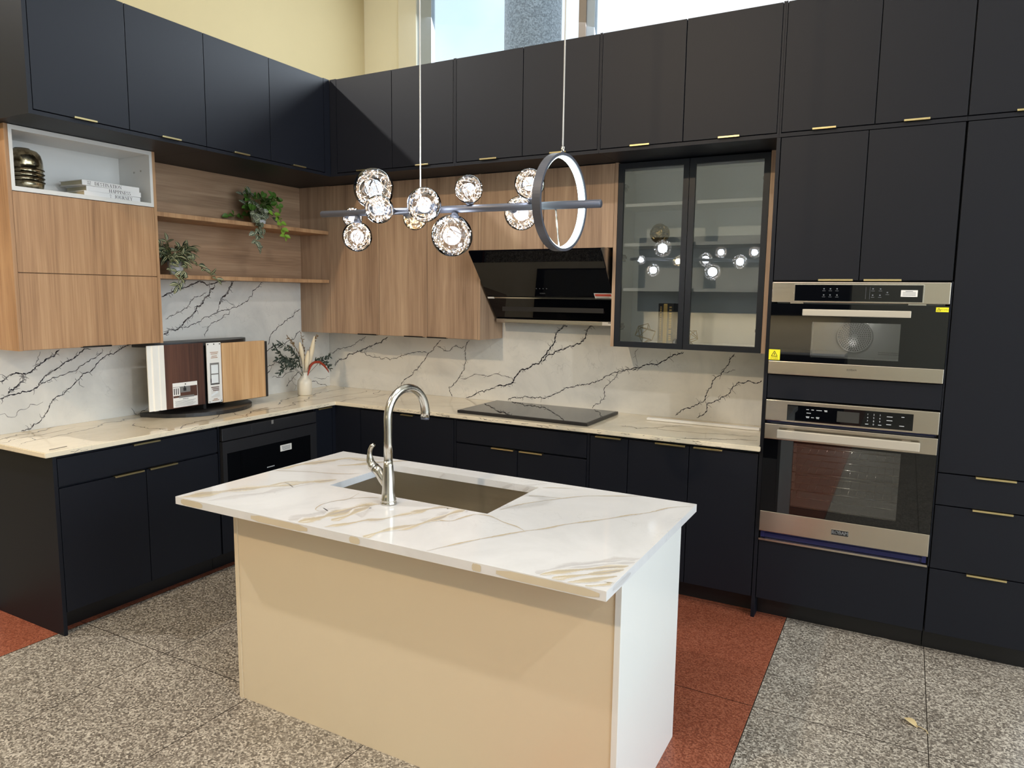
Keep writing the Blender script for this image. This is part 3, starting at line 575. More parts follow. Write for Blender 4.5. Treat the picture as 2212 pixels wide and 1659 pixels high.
# storefront on the right
m = MB(); m.box(9.0, 9.2, -10.2, YW + 0.3, 0, 0.35); m.box(9.0, 9.2, -10.2, YW + 0.3, 4.3, H); m.box(9.0, 9.2, -10.2, -7.2, 0.35, 4.3); m.box(9.0, 9.2, 1.0, YW + 0.3, 0.35, 4.3)
struct(m, 'wall_right', M_wall2)
m = MB(); m.box(-4.4, 9.2, -10.4, -10.2, 0, H); struct(m, 'wall_front', M_wall2)
m = MB(); m.box(-4.6, -4.4, -10.4, -4.6, 0, H); m.box(-4.4, XW, -4.6, -4.4, 0, H); struct(m, 'wall_side', M_wall)
m = MB(); m.box(-4.6, 9.2, -10.4, YW + 0.3, H, H + 0.15); struct(m, 'ceiling', M_ceil)
# partitions the kitchen stands against
m = MB(); m.box(-0.10, 0.0, -2.56, 0.10, 0, 3.05); struct(m, 'wall_kitchen_left', M_dryw)
m = MB(); m.box(0.0, 4.72, 0.0, 0.10, 0, 3.05); struct(m, 'wall_kitchen_back', M_dryw)
# clerestory windows: frame, mullions and panes
def window(name, x0, x1, left_w, right_w, WZ0=WZ0, WZ1=WZ1):
    w = tag(bpy.data.objects.new(name, None), kind='structure'); COL.objects.link(w); w.location = (x0, YW, WZ0); OFF[w] = Vector(w.location)
    y0, y1 = YW + 0.02, YW + 0.10
    f = MB(); f.box(x0, x0 + left_w, y0, y1, WZ0, WZ1); f.box(x1 - right_w, x1, y0, y1, WZ0, WZ1)
    f.box(x0 + left_w, x1 - right_w, y0, y1, WZ0, WZ0 + 0.08); f.box(x0 + left_w, x1 - right_w, y0, y1, WZ1 - 0.08, WZ1)
    f.build('window_frame', M_alu, w)
    p = MB(); p.box(x0 + left_w, x1 - right_w, YW + 0.055, YW + 0.061, WZ0 + 0.08, WZ1 - 0.08); p.build('window_pane', M_winglass, w)
window('window_1', WX0, 0.655, 0.21, 0.001)
m = MB(); m.box(0.656, 0.742, YW + 0.0, YW + 0.14, WZ0, WZ1); struct(m, 'trim_2', M_alu_warm)
window('window_2', 0.743, 3.3, 0.095, 0.05)
window('window_3', 3.301, WX1, 0.05, 0.05)
window('window_5', 4.951, 8.399, 0.06, 0.06, 0.0, 2.899)
# storefront glazing
w = tag(bpy.data.objects.new('window_4', None), kind='structure'); COL.objects.link(w); w.location = (9.05, -3.1, 0.35); OFF[w] = Vector(w.location)
f = MB()
for y in (-7.2, -5.15, -3.1, -1.05, 0.93): f.box(9.02, 9.12, y, y + 0.07, 0.35, 4.3)
f.box(9.02, 9.12, -7.2, 1.0, 0.35, 0.42); f.box(9.02, 9.12, -7.2, 1.0, 4.23, 4.3); f.build('window_frame', M_alu, w)
p = MB(); p.box(9.06, 9.066, -7.13, 0.93, 0.42, 4.23); p.build('window_pane', M_winglass, w)
m = MB(); m.box(-30, 40, 3.7, 40, -0.2, -0.02); m.box(9.25, 40, -30, 3.7, -0.2, -0.02); struct(m, 'ground', M_ground)
col = MB(); col.lathe((-0.955, 5.35, -0.02), [(0.47, 0), (0.47, 0.3), (0.415, 0.34), (0.415, 8.0)], 40)
tag(col.build('stone_column', M_stone), 'round grey granite column standing outside behind the high window', 'column')

# ------------------------------------------------------------------ backsplash and worktop
sp = MB(); sp.box(0.001, 0.012, -2.575, -0.013, 0.9155, 1.735)
crack_veins(sp, LS, lambda a, b, h: (0.012 + h, a, b), 1, lambda q: (min(max(q[0], -2.575), -0.013), min(max(q[1], 0.9155), 1.735)), 11, 1.3)
tag(sp.build('marble_backsplash', [M_splash, M_splash_v]), 'white black-veined marble backsplash on the left wall behind the door sample display', 'backsplash')
sp = MB(); sp.box(0.001, 3.4765, -0.012, -0.001, 0.9155, 1.62)
crack_veins(sp, BS, lambda a, b, h: (a, -0.012 - h, b), 1, lambda q: (min(max(q[0], 0.013), 3.4765), min(max(q[1], 0.9155), 1.62)), 12, 1.2)
tag(sp.build('marble_backsplash', [M_splash, M_splash_v]), 'white black-veined marble backsplash on the back wall behind the cooktop', 'backsplash')
wt = MB()
poly = [(0.001, -0.001), (0.001, -2.575), (0.642, -2.575), (0.642, -0.642), (3.484, -0.642), (3.484, -0.622), (3.4765, -0.622), (3.4765, -0.001)]
def wt_bevel():
    bm = bmesh.new(); lo = [bm.verts.new((x, y, 0.8895)) for x, y in poly]; f = bm.faces.new(lo)
    r = bmesh.ops.extrude_face_region(bm, geom=[f]); bmesh.ops.translate(bm, verts=[e for e in r['geom'] if isinstance(e, bmesh.types.BMVert)], vec=(0, 0, 0.0255))
    bmesh.ops.recalc_face_normals(bm, faces=bm.faces[:])
    bmesh.ops.bevel(bm, geom=bm.edges[:], offset=0.003, segments=2, affect='EDGES')
    bm.verts.index_update(); wt.add([v.co[:] for v in bm.verts], [[v.index for v in q.verts] for q in bm.faces], 0); bm.free()
wt_bevel()
def cl_wt(q):
    x, y = max(q[0], 0.014), min(q[1], -0.014)
    if x > 0.639 and y < -0.639:
        if x - 0.639 < -0.639 - y: x = 0.639
        else: y = -0.639
    return (min(x, 3.47), max(y, -2.57))
crack_veins(wt, CT, lambda a, b, h: (a, b, 0.915 + h), 1, cl_wt, 13, 0.6)
rng = random.Random(3)
for k in range(46):
    u = rng.uniform(0.68, 3.44); z = rng.uniform(0.8925, 0.911); l = rng.uniform(0.01, 0.07)
    P = jag([(u, z), (min(u + l, 3.47), min(max(z + rng.uniform(-.006, .006), .892), .912))], rng, 0.14, 2)
    ribbon(wt, P, [rng.uniform(0.001, 0.0045) for _ in P], lambda a, b, h: (a, -0.642 - h, b), 1, lambda q: (q[0], min(max(q[1], .892), .912)))
for k in range(22):
    u = rng.uniform(-2.5, -0.7); z = rng.uniform(0.8925, 0.911); l = rng.uniform(0.01, 0.05)
    P = jag([(u, z), (u + l, min(max(z + rng.uniform(-.006, .006), .892), .912))], rng, 0.14, 2)
    ribbon(wt, P, [rng.uniform(0.0008, 0.003) for _ in P], lambda a, b, h: (0.642 + h, a, b), 1, lambda q: (q[0], min(max(q[1], .892), .912)))
tag(wt.build('worktop', [M_top, M_top_v]), 'cream grey-veined marble L-shaped worktop running round the corner over the black base units', 'worktop')

# ------------------------------------------------------------------ black base cabinets
BASE = 'black base units under the L-shaped worktop'
def base_root(label, o, u, cat='cabinet', group=BASE): return thing('base_cabinet', label, cat, pt(o, u, 0.3, 0), group)
t = base_root('black base cabinet at the left end, one wide drawer over two doors', 'L', -2.07)
OB('carcass', M_black, t, 'L', (-2.514, -1.604, 0.015, 0.597, 0.105, 0.888))
OB('end_panel', M_black, t, 'L', (-2.533, -2.5145, 0.002, 0.621, 0.0, 0.888), bev=0.001)
OB('toe_kick', M_toe, t, 'L', (-2.514, -1.604, 0.45, 0.525, 0.0, 0.1045))
door(t, 'L', -2.511, -1.611, 0.737, 0.872, hs=[(-2.131, -1.98, 'top')], name='drawer')
door(t, 'L', -2.511, -2.0655, 0.112, 0.7265, hs=[(-2.24, -2.08, 'top')])
door(t, 'L', -2.0615, -1.611, 0.112, 0.7265, hs=[(-2.046, -1.882, 'top')])
t = base_root('black base cabinet holding the built-in microwave drawer', 'L', -1.21)
OB('carcass', M_black, t, 'L', (-1.602, -0.818, 0.015, 0.597, 0.105, 0.452), (-1.602, -1.594, 0.015, 0.615, 0.452, 0.888), (-0.826, -0.818, 0.015, 0.615, 0.452, 0.888), (-1.594, -0.826, 0.015, 0.05, 0.452, 0.888), (-1.594, -0.826, 0.05, 0.58, 0.876, 0.888))
OB('toe_kick', M_toe, t, 'L', (-1.602, -0.818, 0.45, 0.525, 0.0, 0.1045))
door(t, 'L', -1.599, -0.821, 0.112, 0.449, name='drawer')
t = base_root('black corner base cabinet joining the left run to the back run', 'L', -0.5)
mb = MB(); mb.box(0.015, 0.597, -0.816, -0.015, 0.105, 0.888); mb.box(0.597, 1.612, -0.597, -0.015, 0.105, 0.888)
mb.box(0.60, 0.62, -0.651, -0.62, 0.112, 0.885); mb.box(0.62, 0.845, -0.62, -0.60, 0.112, 0.885)
mb.build('carcass', M_black, t)
mb = MB(); mb.box(0.45, 0.525, -0.816, -0.525, 0, 0.1045); mb.box(0.525, 1.612, -0.525, -0.45, 0, 0.1045); mb.build('toe_kick', M_toe, t)
door(t, 'L', -0.813, -0.655, 0.112, 0.878, hs=[(-0.794, -0.664, 'top')])
door(t, 'B', 0.849, 1.609, 0.112, 0.872, hs=[(1.197, 1.299, 'top')])
t = base_root('black base cabinet under the cooktop, blank front over two doors', 'B', 2.08)
OB('carcass', M_black, t, 'B', (1.6135, 2.5355, 0.015, 0.597, 0.105, 0.888), (1.6135, 1.6275, 0.597, 0.619, 0.112, 0.888), (2.528, 2.5355, 0.597, 0.619, 0.112, 0.888))
OB('toe_kick', M_toe, t, 'B', (1.6135, 2.5355, 0.45, 0.525, 0.0, 0.1045))
OB('blank_front', M_black, t, 'B', (1.631, 2.5245, 0.60, 0.62, 0.737, 0.872), bev=0.0012)
door(t, 'B', 1.631, 2.0705, 0.112, 0.7265, hs=[(1.894, 2.05, 'top')])
door(t, 'B', 2.0745, 2.5245, 0.112, 0.7265, hs=[(2.089, 2.245, 'top')])
t = base_root('narrow black pull-out base cabinet right of the cooktop cabinet', 'B', 2.66)
OB('carcass', M_black, t, 'B', (2.5365, 2.775, 0.015, 0.597, 0.105, 0.888), (2.5365, 2.5425, 0.597, 0.619, 0.112, 0.888))
OB('toe_kick', M_toe, t, 'B', (2.5365, 2.775, 0.45, 0.525, 0.0, 0.1045))
door(t, 'B', 2.546, 2.7725, 0.112, 0.872, hs=[(2.58, 2.733, 'top')])
t = base_root('black two-door base cabinet beside the oven tower', 'B', 3.12)
OB('carcass', M_black, t, 'B', (2.776, 3.476, 0.015, 0.597, 0.105, 0.888))
OB('toe_kick', M_toe, t, 'B', (2.776, 3.476, 0.45, 0.525, 0.0, 0.1045))
door(t, 'B', 2.7765, 3.115, 0.112, 0.872, hs=[(2.931, 3.097, 'top')])
door(t, 'B', 3.119, 3.473, 0.112, 0.872, hs=[(3.142, 3.293, 'top')])

# ------------------------------------------------------------------ microwave drawer
t = thing('microwave_drawer', 'black stainless microwave drawer built in under the left worktop', 'microwave', (0.3, -1.21, 0.454))
OB('body', M_dsteel, t, 'L', (-1.57, -0.85, 0.06, 0.6, 0.456, 0.868))
p = OB('control_panel', M_dsteel, t, 'L', (-1.592, -0.828, 0.60, 0.64, 0.797, 0.870), bev=0.002)
OB('display', M_dsteel, p, 'L', (-1.378, -1.062, 0.640, 0.643, 0.804, 0.867), bev=0.001)
OB('panel_tape', M_greyink, p, 'L', (-1.222, -1.205, 0.6431, 0.6436, 0.845, 0.869))
p = MB()
p.ob('L', -1.592, -1.562, 0.60, 0.64, 0.456, 0.791); p.ob('L', -0.884, -0.828, 0.60, 0.64, 0.456, 0.791); p.ob('L', -1.562, -0.884, 0.60, 0.64, 0.720, 0.791); p.ob('L', -1.562, -0.884, 0.60, 0.64, 0.456, 0.49)
p = p.build('door', M_dsteel, t)
OB('door_glass', M_blackglass, p, 'L', (-1.562, -0.884, 0.60, 0.637, 0.49, 0.720))
mb = MB(); mb.ob('L', -1.150, -1.055, 0.638, 0.6395, 0.654, 0.694)
for k in range(5): mb.ob('L', -1.140 + 0.002 * k, -1.066, 0.6396, 0.64, 0.684 - 0.006 * k, 0.6865 - 0.006 * k, mi=1)
mb.build('sticker', [M_paper, M_greyink], p)
mb = MB()
for k in range(6): mb.ob('L', -1.262 + 0.0105 * k, -1.2545 + 0.0105 * k, 0.6372, 0.6376, 0.571, 0.577)
mb.build('brand_print', M_whiteink, p)

# ------------------------------------------------------------------ oven tower and its ovens
TALL = 'tall black cabinets at the right'
t = thing('oven_tower', 'tall black cabinet housing two stacked steel ovens', 'cabinet', (3.87, -0.3, 0), TALL)
OB('carcass', M_black, t, 'B', (3.4965, 3.506, 0.002, 0.597, 0.105, 2.4395), (4.252, 4.2615, 0.002, 0.597, 0.105, 2.4395), (3.506, 4.252, 0.002, 0.02, 0.105, 2.4395),
   (3.506, 4.252, 0.02, 0.597, 0.105, 0.427), (3.506, 4.252, 0.02, 0.597, 1.168, 1.288), (3.506, 4.252, 0.02, 0.597, 1.752, 2.4395), (4.2575, 4.2635, 0.597, 0.619, 0.43, 1.75))
OB('end_panel', M_black, t, 'B', (3.4775, 3.4955, 0.002, 0.62, 0.0, 2.4395), bev=0.001)
OB('toe_kick', M_toe, t, 'B', (3.4965, 4.2615, 0.45, 0.535, 0.0, 0.1045))
door(t, 'B', 3.4995, 3.8785, 1.7555, 2.4375, hs=[(3.705, 3.856, 'bottom')])
door(t, 'B', 3.8825, 4.2575, 1.7555, 2.4375, hs=[(3.902, 4.058, 'bottom')])
OB('filler_panel', M_black, t, 'B', (3.4995, 4.2555, 0.60, 0.62, 1.169, 1.287), bev=0.0012)
OB('drawer', M_black, t, 'B', (3.4995, 4.2595, 0.60, 0.62, 0.112, 0.4255), bev=0.0012)
t = thing('pantry_cabinet', 'tall black pantry cabinet with one long door over three drawers at the right edge', 'cabinet', (4.49, -0.3, 0), TALL)
OB('carcass', M_black, t, 'B', (4.2655, 4.7215, 0.002, 0.597, 0.105, 2.4395))
OB('toe_kick', M_toe, t, 'B', (4.2655, 4.7215, 0.45, 0.535, 0.0, 0.1045))
door(t, 'B', 4.2675, 4.7185, 0.8845, 2.4375)
door(t, 'B', 4.2675, 4.7185, 0.7325, 0.8785, hs=[(4.414, 4.566, 'top')], name='drawer')
door(t, 'B', 4.2675, 4.7185, 0.4275, 0.7275, hs=[(4.413, 4.566, 'top')], name='drawer')
door(t, 'B', 4.2675, 4.7185, 0.112, 0.4225, hs=[(4.413, 4.566, 'top')], name='drawer')

def ob_frame(mb, o, u0, u1, z0, z1, hu0, hu1, hz0, hz1, d0, d1, mi=0):
    mb.ob(o, u0, hu0, d0, d1, z0, z1, mi=mi); mb.ob(o, hu1, u1, d0, d1, z0, z1, mi=mi)
    mb.ob(o, hu0, hu1, d0, d1, z0, hz0, mi=mi); mb.ob(o, hu0, hu1, d0, d1, hz1, z1, mi=mi)
def bar_handle(parent, u0, u1, z0, z1, d0, d1, feet):
    mb = MB(); mb.ob('B', u0, u1, d0, d1, z0, z1, bev=0.003)
    for u in feet: mb.ob('B', u - 0.018, u + 0.018, 0.640, d0 + 0.002, z0 + 0.008, z1 - 0.008)
    return mb.build('handle', M_satin, parent)
# lower oven
OVENS = 'stainless built-in ovens in the tall cabinet'
t = thing('built_in_oven', 'large stainless oven with wire racks, lower of the two built-in ovens', 'oven', (3.875, -0.3, 0.428), OVENS)
mb = MB(); mb.ob('B', 3.52, 3.60, 0.06, 0.596, 0.432, 1.160); mb.ob('B', 4.15, 4.24, 0.06, 0.596, 0.432, 1.160); mb.ob('B', 3.60, 4.15, 0.06, 0.596, 0.432, 0.60); mb.ob('B', 3.60, 4.15, 0.06, 0.596, 0.975, 1.160); mb.ob('B', 3.60, 4.15, 0.06, 0.14, 0.60, 0.975)
mb.build('body', M_enamel, t)
for z in (0.885, 0.785, 0.690):
    mb = MB()
    for k in range(3): mb.tube([(3.605, -0.20 - k * 0.17, z), (4.145, -0.20 - k * 0.17, z)], 0.0032, 6)
    for k in range(14): mb.tube([(3.625 + k * 0.0385, -0.18, z + 0.004), (3.625 + k * 0.0385, -0.55, z + 0.004)], 0.0010, 5)
    if z < 0.7: mb.tube([(3.66, -0.555, z + 0.006), (4.10, -0.555, z + 0.006), (4.10, -0.56, z - 0.03), (3.66, -0.56, z - 0.03), (3.66, -0.555, z + 0.006)], 0.003, 6)
    mb.build('rack', M_nickel, t)
p = OB('control_panel', M_steel_x, t, 'B', (3.4985, 4.2555, 0.60, 0.64, 1.057, 1.163), bev=0.004)
q = OB('display', M_blackglass, p, 'B', (3.602, 4.151, 0.6395, 0.6415, 1.066, 1.144))
OB('clock_screen', M_screen, q, 'B', (3.829, 3.926, 0.6416, 0.6419, 1.079, 1.131))
mb = MB(); X = AX['B']
def dashes(rows):
    for u, z, w in rows: mb.ob('B', u, u + w, 0.6416, 0.642, z, z + 0.0028)
dashes([(3.69, 1.125, .012), (3.713, 1.125, .012), (3.736, 1.125, .025), (3.771, 1.127, .014), (3.773, 1.122, .012), (3.692, 1.108, .02), (3.69, 1.090, .016), (3.692, 1.085, .013), (3.714, 1.087, .013), (3.736, 1.090, .016), (3.738, 1.085, .012)])
for j, row in enumerate(('123', '456', '789')):
    for i, ch in enumerate(row): text(mb, ch, (3.962 + i * 0.026, -0.6418, 1.127 - j * 0.0155), X, ZA, 0.011)
text(mb, '0', (3.988, -0.6418, 1.0805), X, ZA, 0.011)
dashes([(3.953, 1.079, .014), (4.008, 1.079, .014), (4.042, 1.122, .024), (4.042, 1.104, .024), (4.042, 1.085, .02), (4.102, 1.125, .012), (4.096, 1.083, .02)])
mb.build('print', M_whiteink, q)
p = OB('blue_film_strip', M_blue, t, 'B', (3.505, 4.25, 0.597, 0.603, 1.043, 1.057))
d = MB(); ob_frame(d, 'B', 3.499, 4.2555, 0.588, 0.962, 3.640, 4.112, 0.626, 0.953, 0.605, 0.639); d = d.build('door', M_blackglass, t)
OB('top_band', M_steel_x, d, 'B', (3.499, 4.2555, 0.605, 0.64, 0.9625, 1.041), bev=0.003)
OB('bottom_band', M_steel_x, d, 'B', (3.499, 4.2555, 0.605, 0.64, 0.481, 0.5875), bev=0.003)
OB('window_pane', M_ovenglass, d, 'B', (3.640, 4.112, 0.628, 0.636, 0.626, 0.953))
bar_handle(d, 3.566, 4.185, 0.980, 1.021, 0.672, 0.692, (3.62, 4.13))
mb = MB(); mb.ob('B', 3.837, 3.918, 0.6403, 0.6418, 0.5155, 0.5465, bev=0.0006); mb.ob('B', 3.8395, 3.9155, 0.6418, 0.6422, 0.518, 0.544, mi=1)
text(mb, 'ROBAM', (3.8775, -0.6425, 0.531), X, ZA, 0.0235, 2, squeeze=0.92)
text(mb, 'ROBAM', (3.8780, -0.6425, 0.5313), X, ZA, 0.0235, 2, squeeze=0.92)
mb.build('brand_badge', [M_nickel, M_ink, M_whiteink], d)
mb = MB(); mb.ob('B', 3.508, 4.248, 0.55, 0.606, 0.440, 0.478); mb.ob('B', 3.508, 4.248, 0.606, 0.612, 0.458, 0.464); mb.ob('B', 3.505, 3.525, 0.606, 0.615, 0.442, 0.478); mb.ob('B', 4.232, 4.25, 0.606, 0.615, 0.442, 0.478)
mb.build('blue_film_strip', M_blue, t)
for nm, lc, pw in (('oven_light', (3.875, -0.32, 0.955), P_OVEN), ('combination_oven_light', (3.875, -0.42, 1.562), P_OVEN * 1.5)):
    pl = bpy.data.lights.new(nm, 'POINT'); pl.energy = pw; pl.color = (1, .93, .82); pl.shadow_soft_size = .012; po = bpy.data.objects.new(nm, pl); COL.objects.link(po); po.location = lc
OB('base_strip', M_steel_x, t, 'B', (3.4985, 4.2555, 0.60, 0.632, 0.4285, 0.4385))
# upper combination oven
t = thing('combination_oven', 'stainless combination oven with yellow warning labels, upper of the two built-in ovens', 'oven', (3.875, -0.3, 1.289), OVENS)
mb = MB(); mb.ob('B', 3.52, 3.66, 0.10, 0.596, 1.292, 1.745); mb.ob('B', 4.09, 4.24, 0.10, 0.596, 1.292, 1.745); mb.ob('B', 3.66, 4.09, 0.10, 0.596, 1.292, 1.365); mb.ob('B', 3.66, 4.09, 0.10, 0.596, 1.575, 1.745); mb.ob('B', 3.66, 4.09, 0.10, 0.26, 1.365, 1.575)
body = mb.build('body', M_enamel, t)
mb = MB(); c0 = Vector((3.86, -0.262, 1.475))
mb.lathe(c0, [(0.085, 0), (0.085, 0.006), (0.079, 0.006), (0.079, 0.001), (0.0, 0.001)], 36, 0, (0, -1, 0))
for r_ in range(2, 9):
    n = int(5.4 * r_)
    for k in range(n):
        a = 2 * PI * k / n; c = c0 + Vector((math.cos(a) * r_ * 0.0093, -0.0018, math.sin(a) * r_ * 0.0093))
        mb.box(c.x - .0027, c.x + .0027, c.y - .0004, c.y, c.z - .0027, c.z + .0027, mi=1)
for k in range(18):
    for j in range(2):
        mb.box(3.975 + k * .0065, 3.979 + k * .0065, -0.2605, -0.26, 1.385 + j * .009, 1.389 + j * .009, mi=1); mb.box(3.70 + k * .0065, 3.704 + k * .0065, -0.2605, -0.26, 1.552 + j * .009, 1.556 + j * .009, mi=1)
mb.build('fan_grille', [M_enamel, M_ink], body)
p = OB('control_panel', M_steel_x, t, 'B', (3.4985, 4.2555, 0.60, 0.64, 1.649, 1.7465), bev=0.003)
mb = MB(); mb.ob('B', 3.6005, 4.153, 0.639, 0.6412, 1.653, 1.7365, bev=0.001); mb.build('display_rim', M_nickel, p)
q = OB('display', M_blackglass, p, 'B', (3.605, 4.148, 0.6405, 0.642, 1.6565, 1.733))
mb = MB()
for u, z in ((3.735, 1.712), (3.763, 1.712), (3.792, 1.712), (3.735, 1.683), (3.763, 1.683), (3.793, 1.683), (3.945, 1.713), (3.976, 1.713), (4.005, 1.697), (3.945, 1.684), (3.975, 1.684)):
    mb.ob('B', u - .003, u + .003, 0.6421, 0.6424, z, z + .0055); mb.ob('B', u - .007, u + .007, 0.6421, 0.6424, z - .0075, z - .0058)
mb.ob('B', 3.915, 3.9158, 0.6421, 0.6424, 1.668, 1.724); mb.ob('B', 3.932, 3.9328, 0.6421, 0.6424, 1.668, 1.724)
mb.build('print', M_dimink, q)
mb = MB(); mb.ob('B', 4.060, 4.127, 0.6425, 0.6432, 1.681, 1.711)
for k in range(4): mb.ob('B', 4.067, 4.12, 0.6433, 0.6436, 1.700 - k * .0045, 1.7015 - k * .0045, mi=1)
mb.ob('B', 4.078, 4.108, 0.6433, 0.6436, 1.7045, 1.707, mi=1)
mb.build('sticker', [M_paper, M_dimink], q)
d = MB(); ob_frame(d, 'B', 3.499, 4.2555, 1.359, 1.642, 3.690, 4.070, 1.384, 1.556, 0.605, 0.639); d = d.build('door', M_blackglass, t)
OB('bottom_band', M_steel_x, d, 'B', (3.499, 4.2555, 0.605, 0.64, 1.2925, 1.3585), bev=0.003)
OB('window_pane', M_ovenglass, d, 'B', (3.690, 4.070, 0.628, 0.636, 1.384, 1.556))
OB('hinge_cover', M_nickel, d, 'B', (3.585, 3.645, 0.60, 0.632, 1.6425, 1.6485)); OB('hinge_cover', M_nickel, d, 'B', (4.093, 4.165, 0.60, 0.632, 1.6425, 1.6485))
bar_handle(d, 3.649, 4.108, 1.586, 1.617, 0.662, 0.682, (3.70, 4.06))
mb = MB(); text(mb, 'ROBAM', (3.879, -0.6405, 1.3315), X, ZA, 0.0125); mb.build('brand_print', M_ink, d)
def warn(u0, u1, z0, z1, wide):
    mb = MB(); mb.ob('B', u0, u1, 0.6392, 0.6399, z0, z1); w, h = u1 - u0, z1 - z0
    if wide: c, s = (u0 + w * .22, z0 + h * .5), h * .36
    else: c, s = (u0 + w * .5, z0 + h * .58), h * .27
    tri = [(c[0] - s, c[1] - s * .8), (c[0] + s, c[1] - s * .8), (c[0], c[1] + s)]
    for i in range(3): mb.tube([(tri[i][0], -0.6401, tri[i][1]), (tri[(i + 1) % 3][0], -0.6401, tri[(i + 1) % 3][1])], s * .09, 4, 1)
    mb.box(c[0] - s * .12, c[0] + s * .12, -0.6403, -0.64, c[1] - s * .45, c[1] + s * .3, mi=1)
    if wide: text(mb, 'Hot Surface', (u0 + w * .66, -0.6402, z0 + h * .5), X, ZA, h * .34, 1)
    else: text(mb, 'CAUTION', (u0 + w * .5, -0.6402, z0 + h * .25), X, ZA, h * .14, 1); text(mb, 'Hot Surface', (u0 + w * .5, -0.6402, z0 + h * .11), X, ZA, h * .15, 1)
    mb.build('warning_label', [M_yellow, M_ink], d)
warn(3.4995, 3.5525, 1.363, 1.4145, False); warn(4.204, 4.2535, 1.615, 1.6355, True)

# ------------------------------------------------------------------ upper black cabinets
UP = 'black upper cabinets under the high wall'
def upper(label, o, u0, u1, stiles, doors, box2=None):
    t = thing('upper_cabinet', label, 'cabinet', pt(o, (u0 + u1) / 2, 0.3, 2.441), UP)
    mb = MB(); mb.ob(o, u0, u1, 0.002, 0.597, 2.441, 3.066); mb.ob(o, u0, u1, 0.597, 0.62, 2.441, 2.4590)
    for a, b in stiles: mb.ob(o, a, b, 0.597, 0.62, 2.459, 3.066)
    if box2: mb.box(*box2)
    mb.build('carcass', M_black, t)
    for a, b, h in doors: door(t, o, a, b, 2.4635, 3.063, hs=[(h[0], h[1], 'bottom')] if h else ())
    return t
upper('black two-door upper cabinet at the left end, above the white niche', 'L', -2.533, -1.604, [(-2.533, -2.5145)], [(-2.511, -2.0585, (-2.336, -2.228)), (-2.0545, -1.605, (-1.883, -1.771))])
upper('black two-door upper cabinet above the open shelves with two plants', 'L', -1.603, -0.621, [(-0.6755, -0.621)], [(-1.601, -1.143, (-1.423, -1.312)), (-1.139, -0.6785, (-0.968, -0.86))])
upper('black two-door upper cabinet in the corner, crossed by a diagonal shadow', 'B', 0.003, 1.6135, [(0.621, 0.6765), (1.604, 1.6135)], [(0.679, 1.1345, (0.85, 0.955)), (1.1385, 1.601, (1.326, 1.425))])
upper('black two-door upper cabinet above the ring lamp, next to the corner one', 'B', 1.6145, 2.5515, [(1.6145, 1.6235), (2.5435, 2.5515)], [(1.626, 2.076, (1.797, 1.911)), (2.080, 2.541, (2.258, 2.358))])
upper('black two-door upper cabinet above the glass-fronted cabinet', 'B', 2.5525, 3.4865, [(2.5525, 2.5585), (3.4765, 3.4865)], [(2.561, 3.0125, (2.732, 2.839)), (3.0165, 3.474, (3.196, 3.301))])
upper('black two-door upper cabinet above the oven tower', 'B', 3.4875, 4.2625, [(3.4875, 3.4955)], [(3.498, 3.8995, (3.637, 3.74)), (3.9035, 4.2595, (4.019, 4.121))])
upper('black upper cabinet at the right edge above the tall pantry', 'B', 4.2635, 4.7215, [], [(4.266, 4.7185, (4.438, 4.54))])

# ------------------------------------------------------------------ oak wall cabinets
OAKG = 'oak wall cabinets under the black uppers'
t = thing('hanging_cabinet', 'oak wall cabinet with an open white niche at the far left', 'cabinet', (0.16, -2.1, 1.365), OAKG)
OB('carcass', M_oak, t, 'L', (-2.487, -2.469, 0.0125, 0.316, 1.366, 2.4395), (-1.729, -1.711, 0.0125, 0.316, 1.366, 2.4395), (-2.469, -1.729, 0.0125, 0.03, 1.366, 2.4395), (-2.469, -1.729, 0.03, 0.295, 1.366, 2.132))
mb = MB(); mb.ob('L', -2.4685, -2.4525, 0.031, 0.317, 2.134, 2.4385); mb.ob('L', -1.7455, -1.7295, 0.031, 0.317, 2.134, 2.4385); mb.ob('L', -2.4525, -1.7455, 0.031, 0.317, 2.134, 2.155); mb.ob('L', -2.4525, -1.7455, 0.031, 0.317, 2.4175, 2.4385); mb.ob('L', -2.4525, -1.7455, 0.031, 0.04, 2.155, 2.4175)
n = mb.build('open_niche', M_whitebox, t)
mb = MB()
for y, z in ((-1.7457, 2.33), (-1.7457, 2.335)): mb.lathe((0.24 if z > 2.332 else 0.18, -1.746, z), [(0.005, 0), (0.005, 0.003)], 10, 0, (0, -1, 0))
mb.build('shelf_pin', M_nickel, n)
door(t, 'L', -2.4675, -1.7305, 1.7475, 2.131, d=0.316, th=0.019, mat=M_oak)
door(t, 'L', -2.4675, -1.7305, 1.3685, 1.7435, d=0.316, th=0.019, mat=M_oak, hs=[(-2.183, -2.028, 'bottom')], hmat=M_bronze_dark)
t = thing('open_shelf', 'oak open shelf unit with two long shelves in the left corner', 'shelf', (0.1, -1.01, 1.736), None)
OB('back_panel', M_oak_h, t, 'L', (-1.7095, -0.3175, 0.0125, 0.026, 1.7365, 2.4395))
OB('shelf', M_oak, t, 'L', (-1.7095, -0.3175, 0.0265, 0.306, 1.7365, 1.760), bev=0.001)
OB('shelf', M_oak, t, 'L', (-1.7095, -0.3175, 0.0265, 0.306, 2.0895, 2.1145), bev=0.001)
t = thing('hanging_cabinet', 'oak wall cabinet in the back corner beside the open shelves', 'cabinet', (0.39, -0.16, 1.365), OAKG)
OB('carcass', M_oak_b, t, 'B', (0.0135, 0.774, 0.0125, 0.296, 1.366, 2.4395), (0.0135, 0.3115, 0.296, 0.316, 1.366, 2.4395))
door(t, 'B', 0.3135, 0.7725, 1.3685, 2.4375, d=0.316, th=0.019, mat=M_oak_b, hs=[(0.581, 0.753, 'bottom')], hmat=M_bronze_dark)
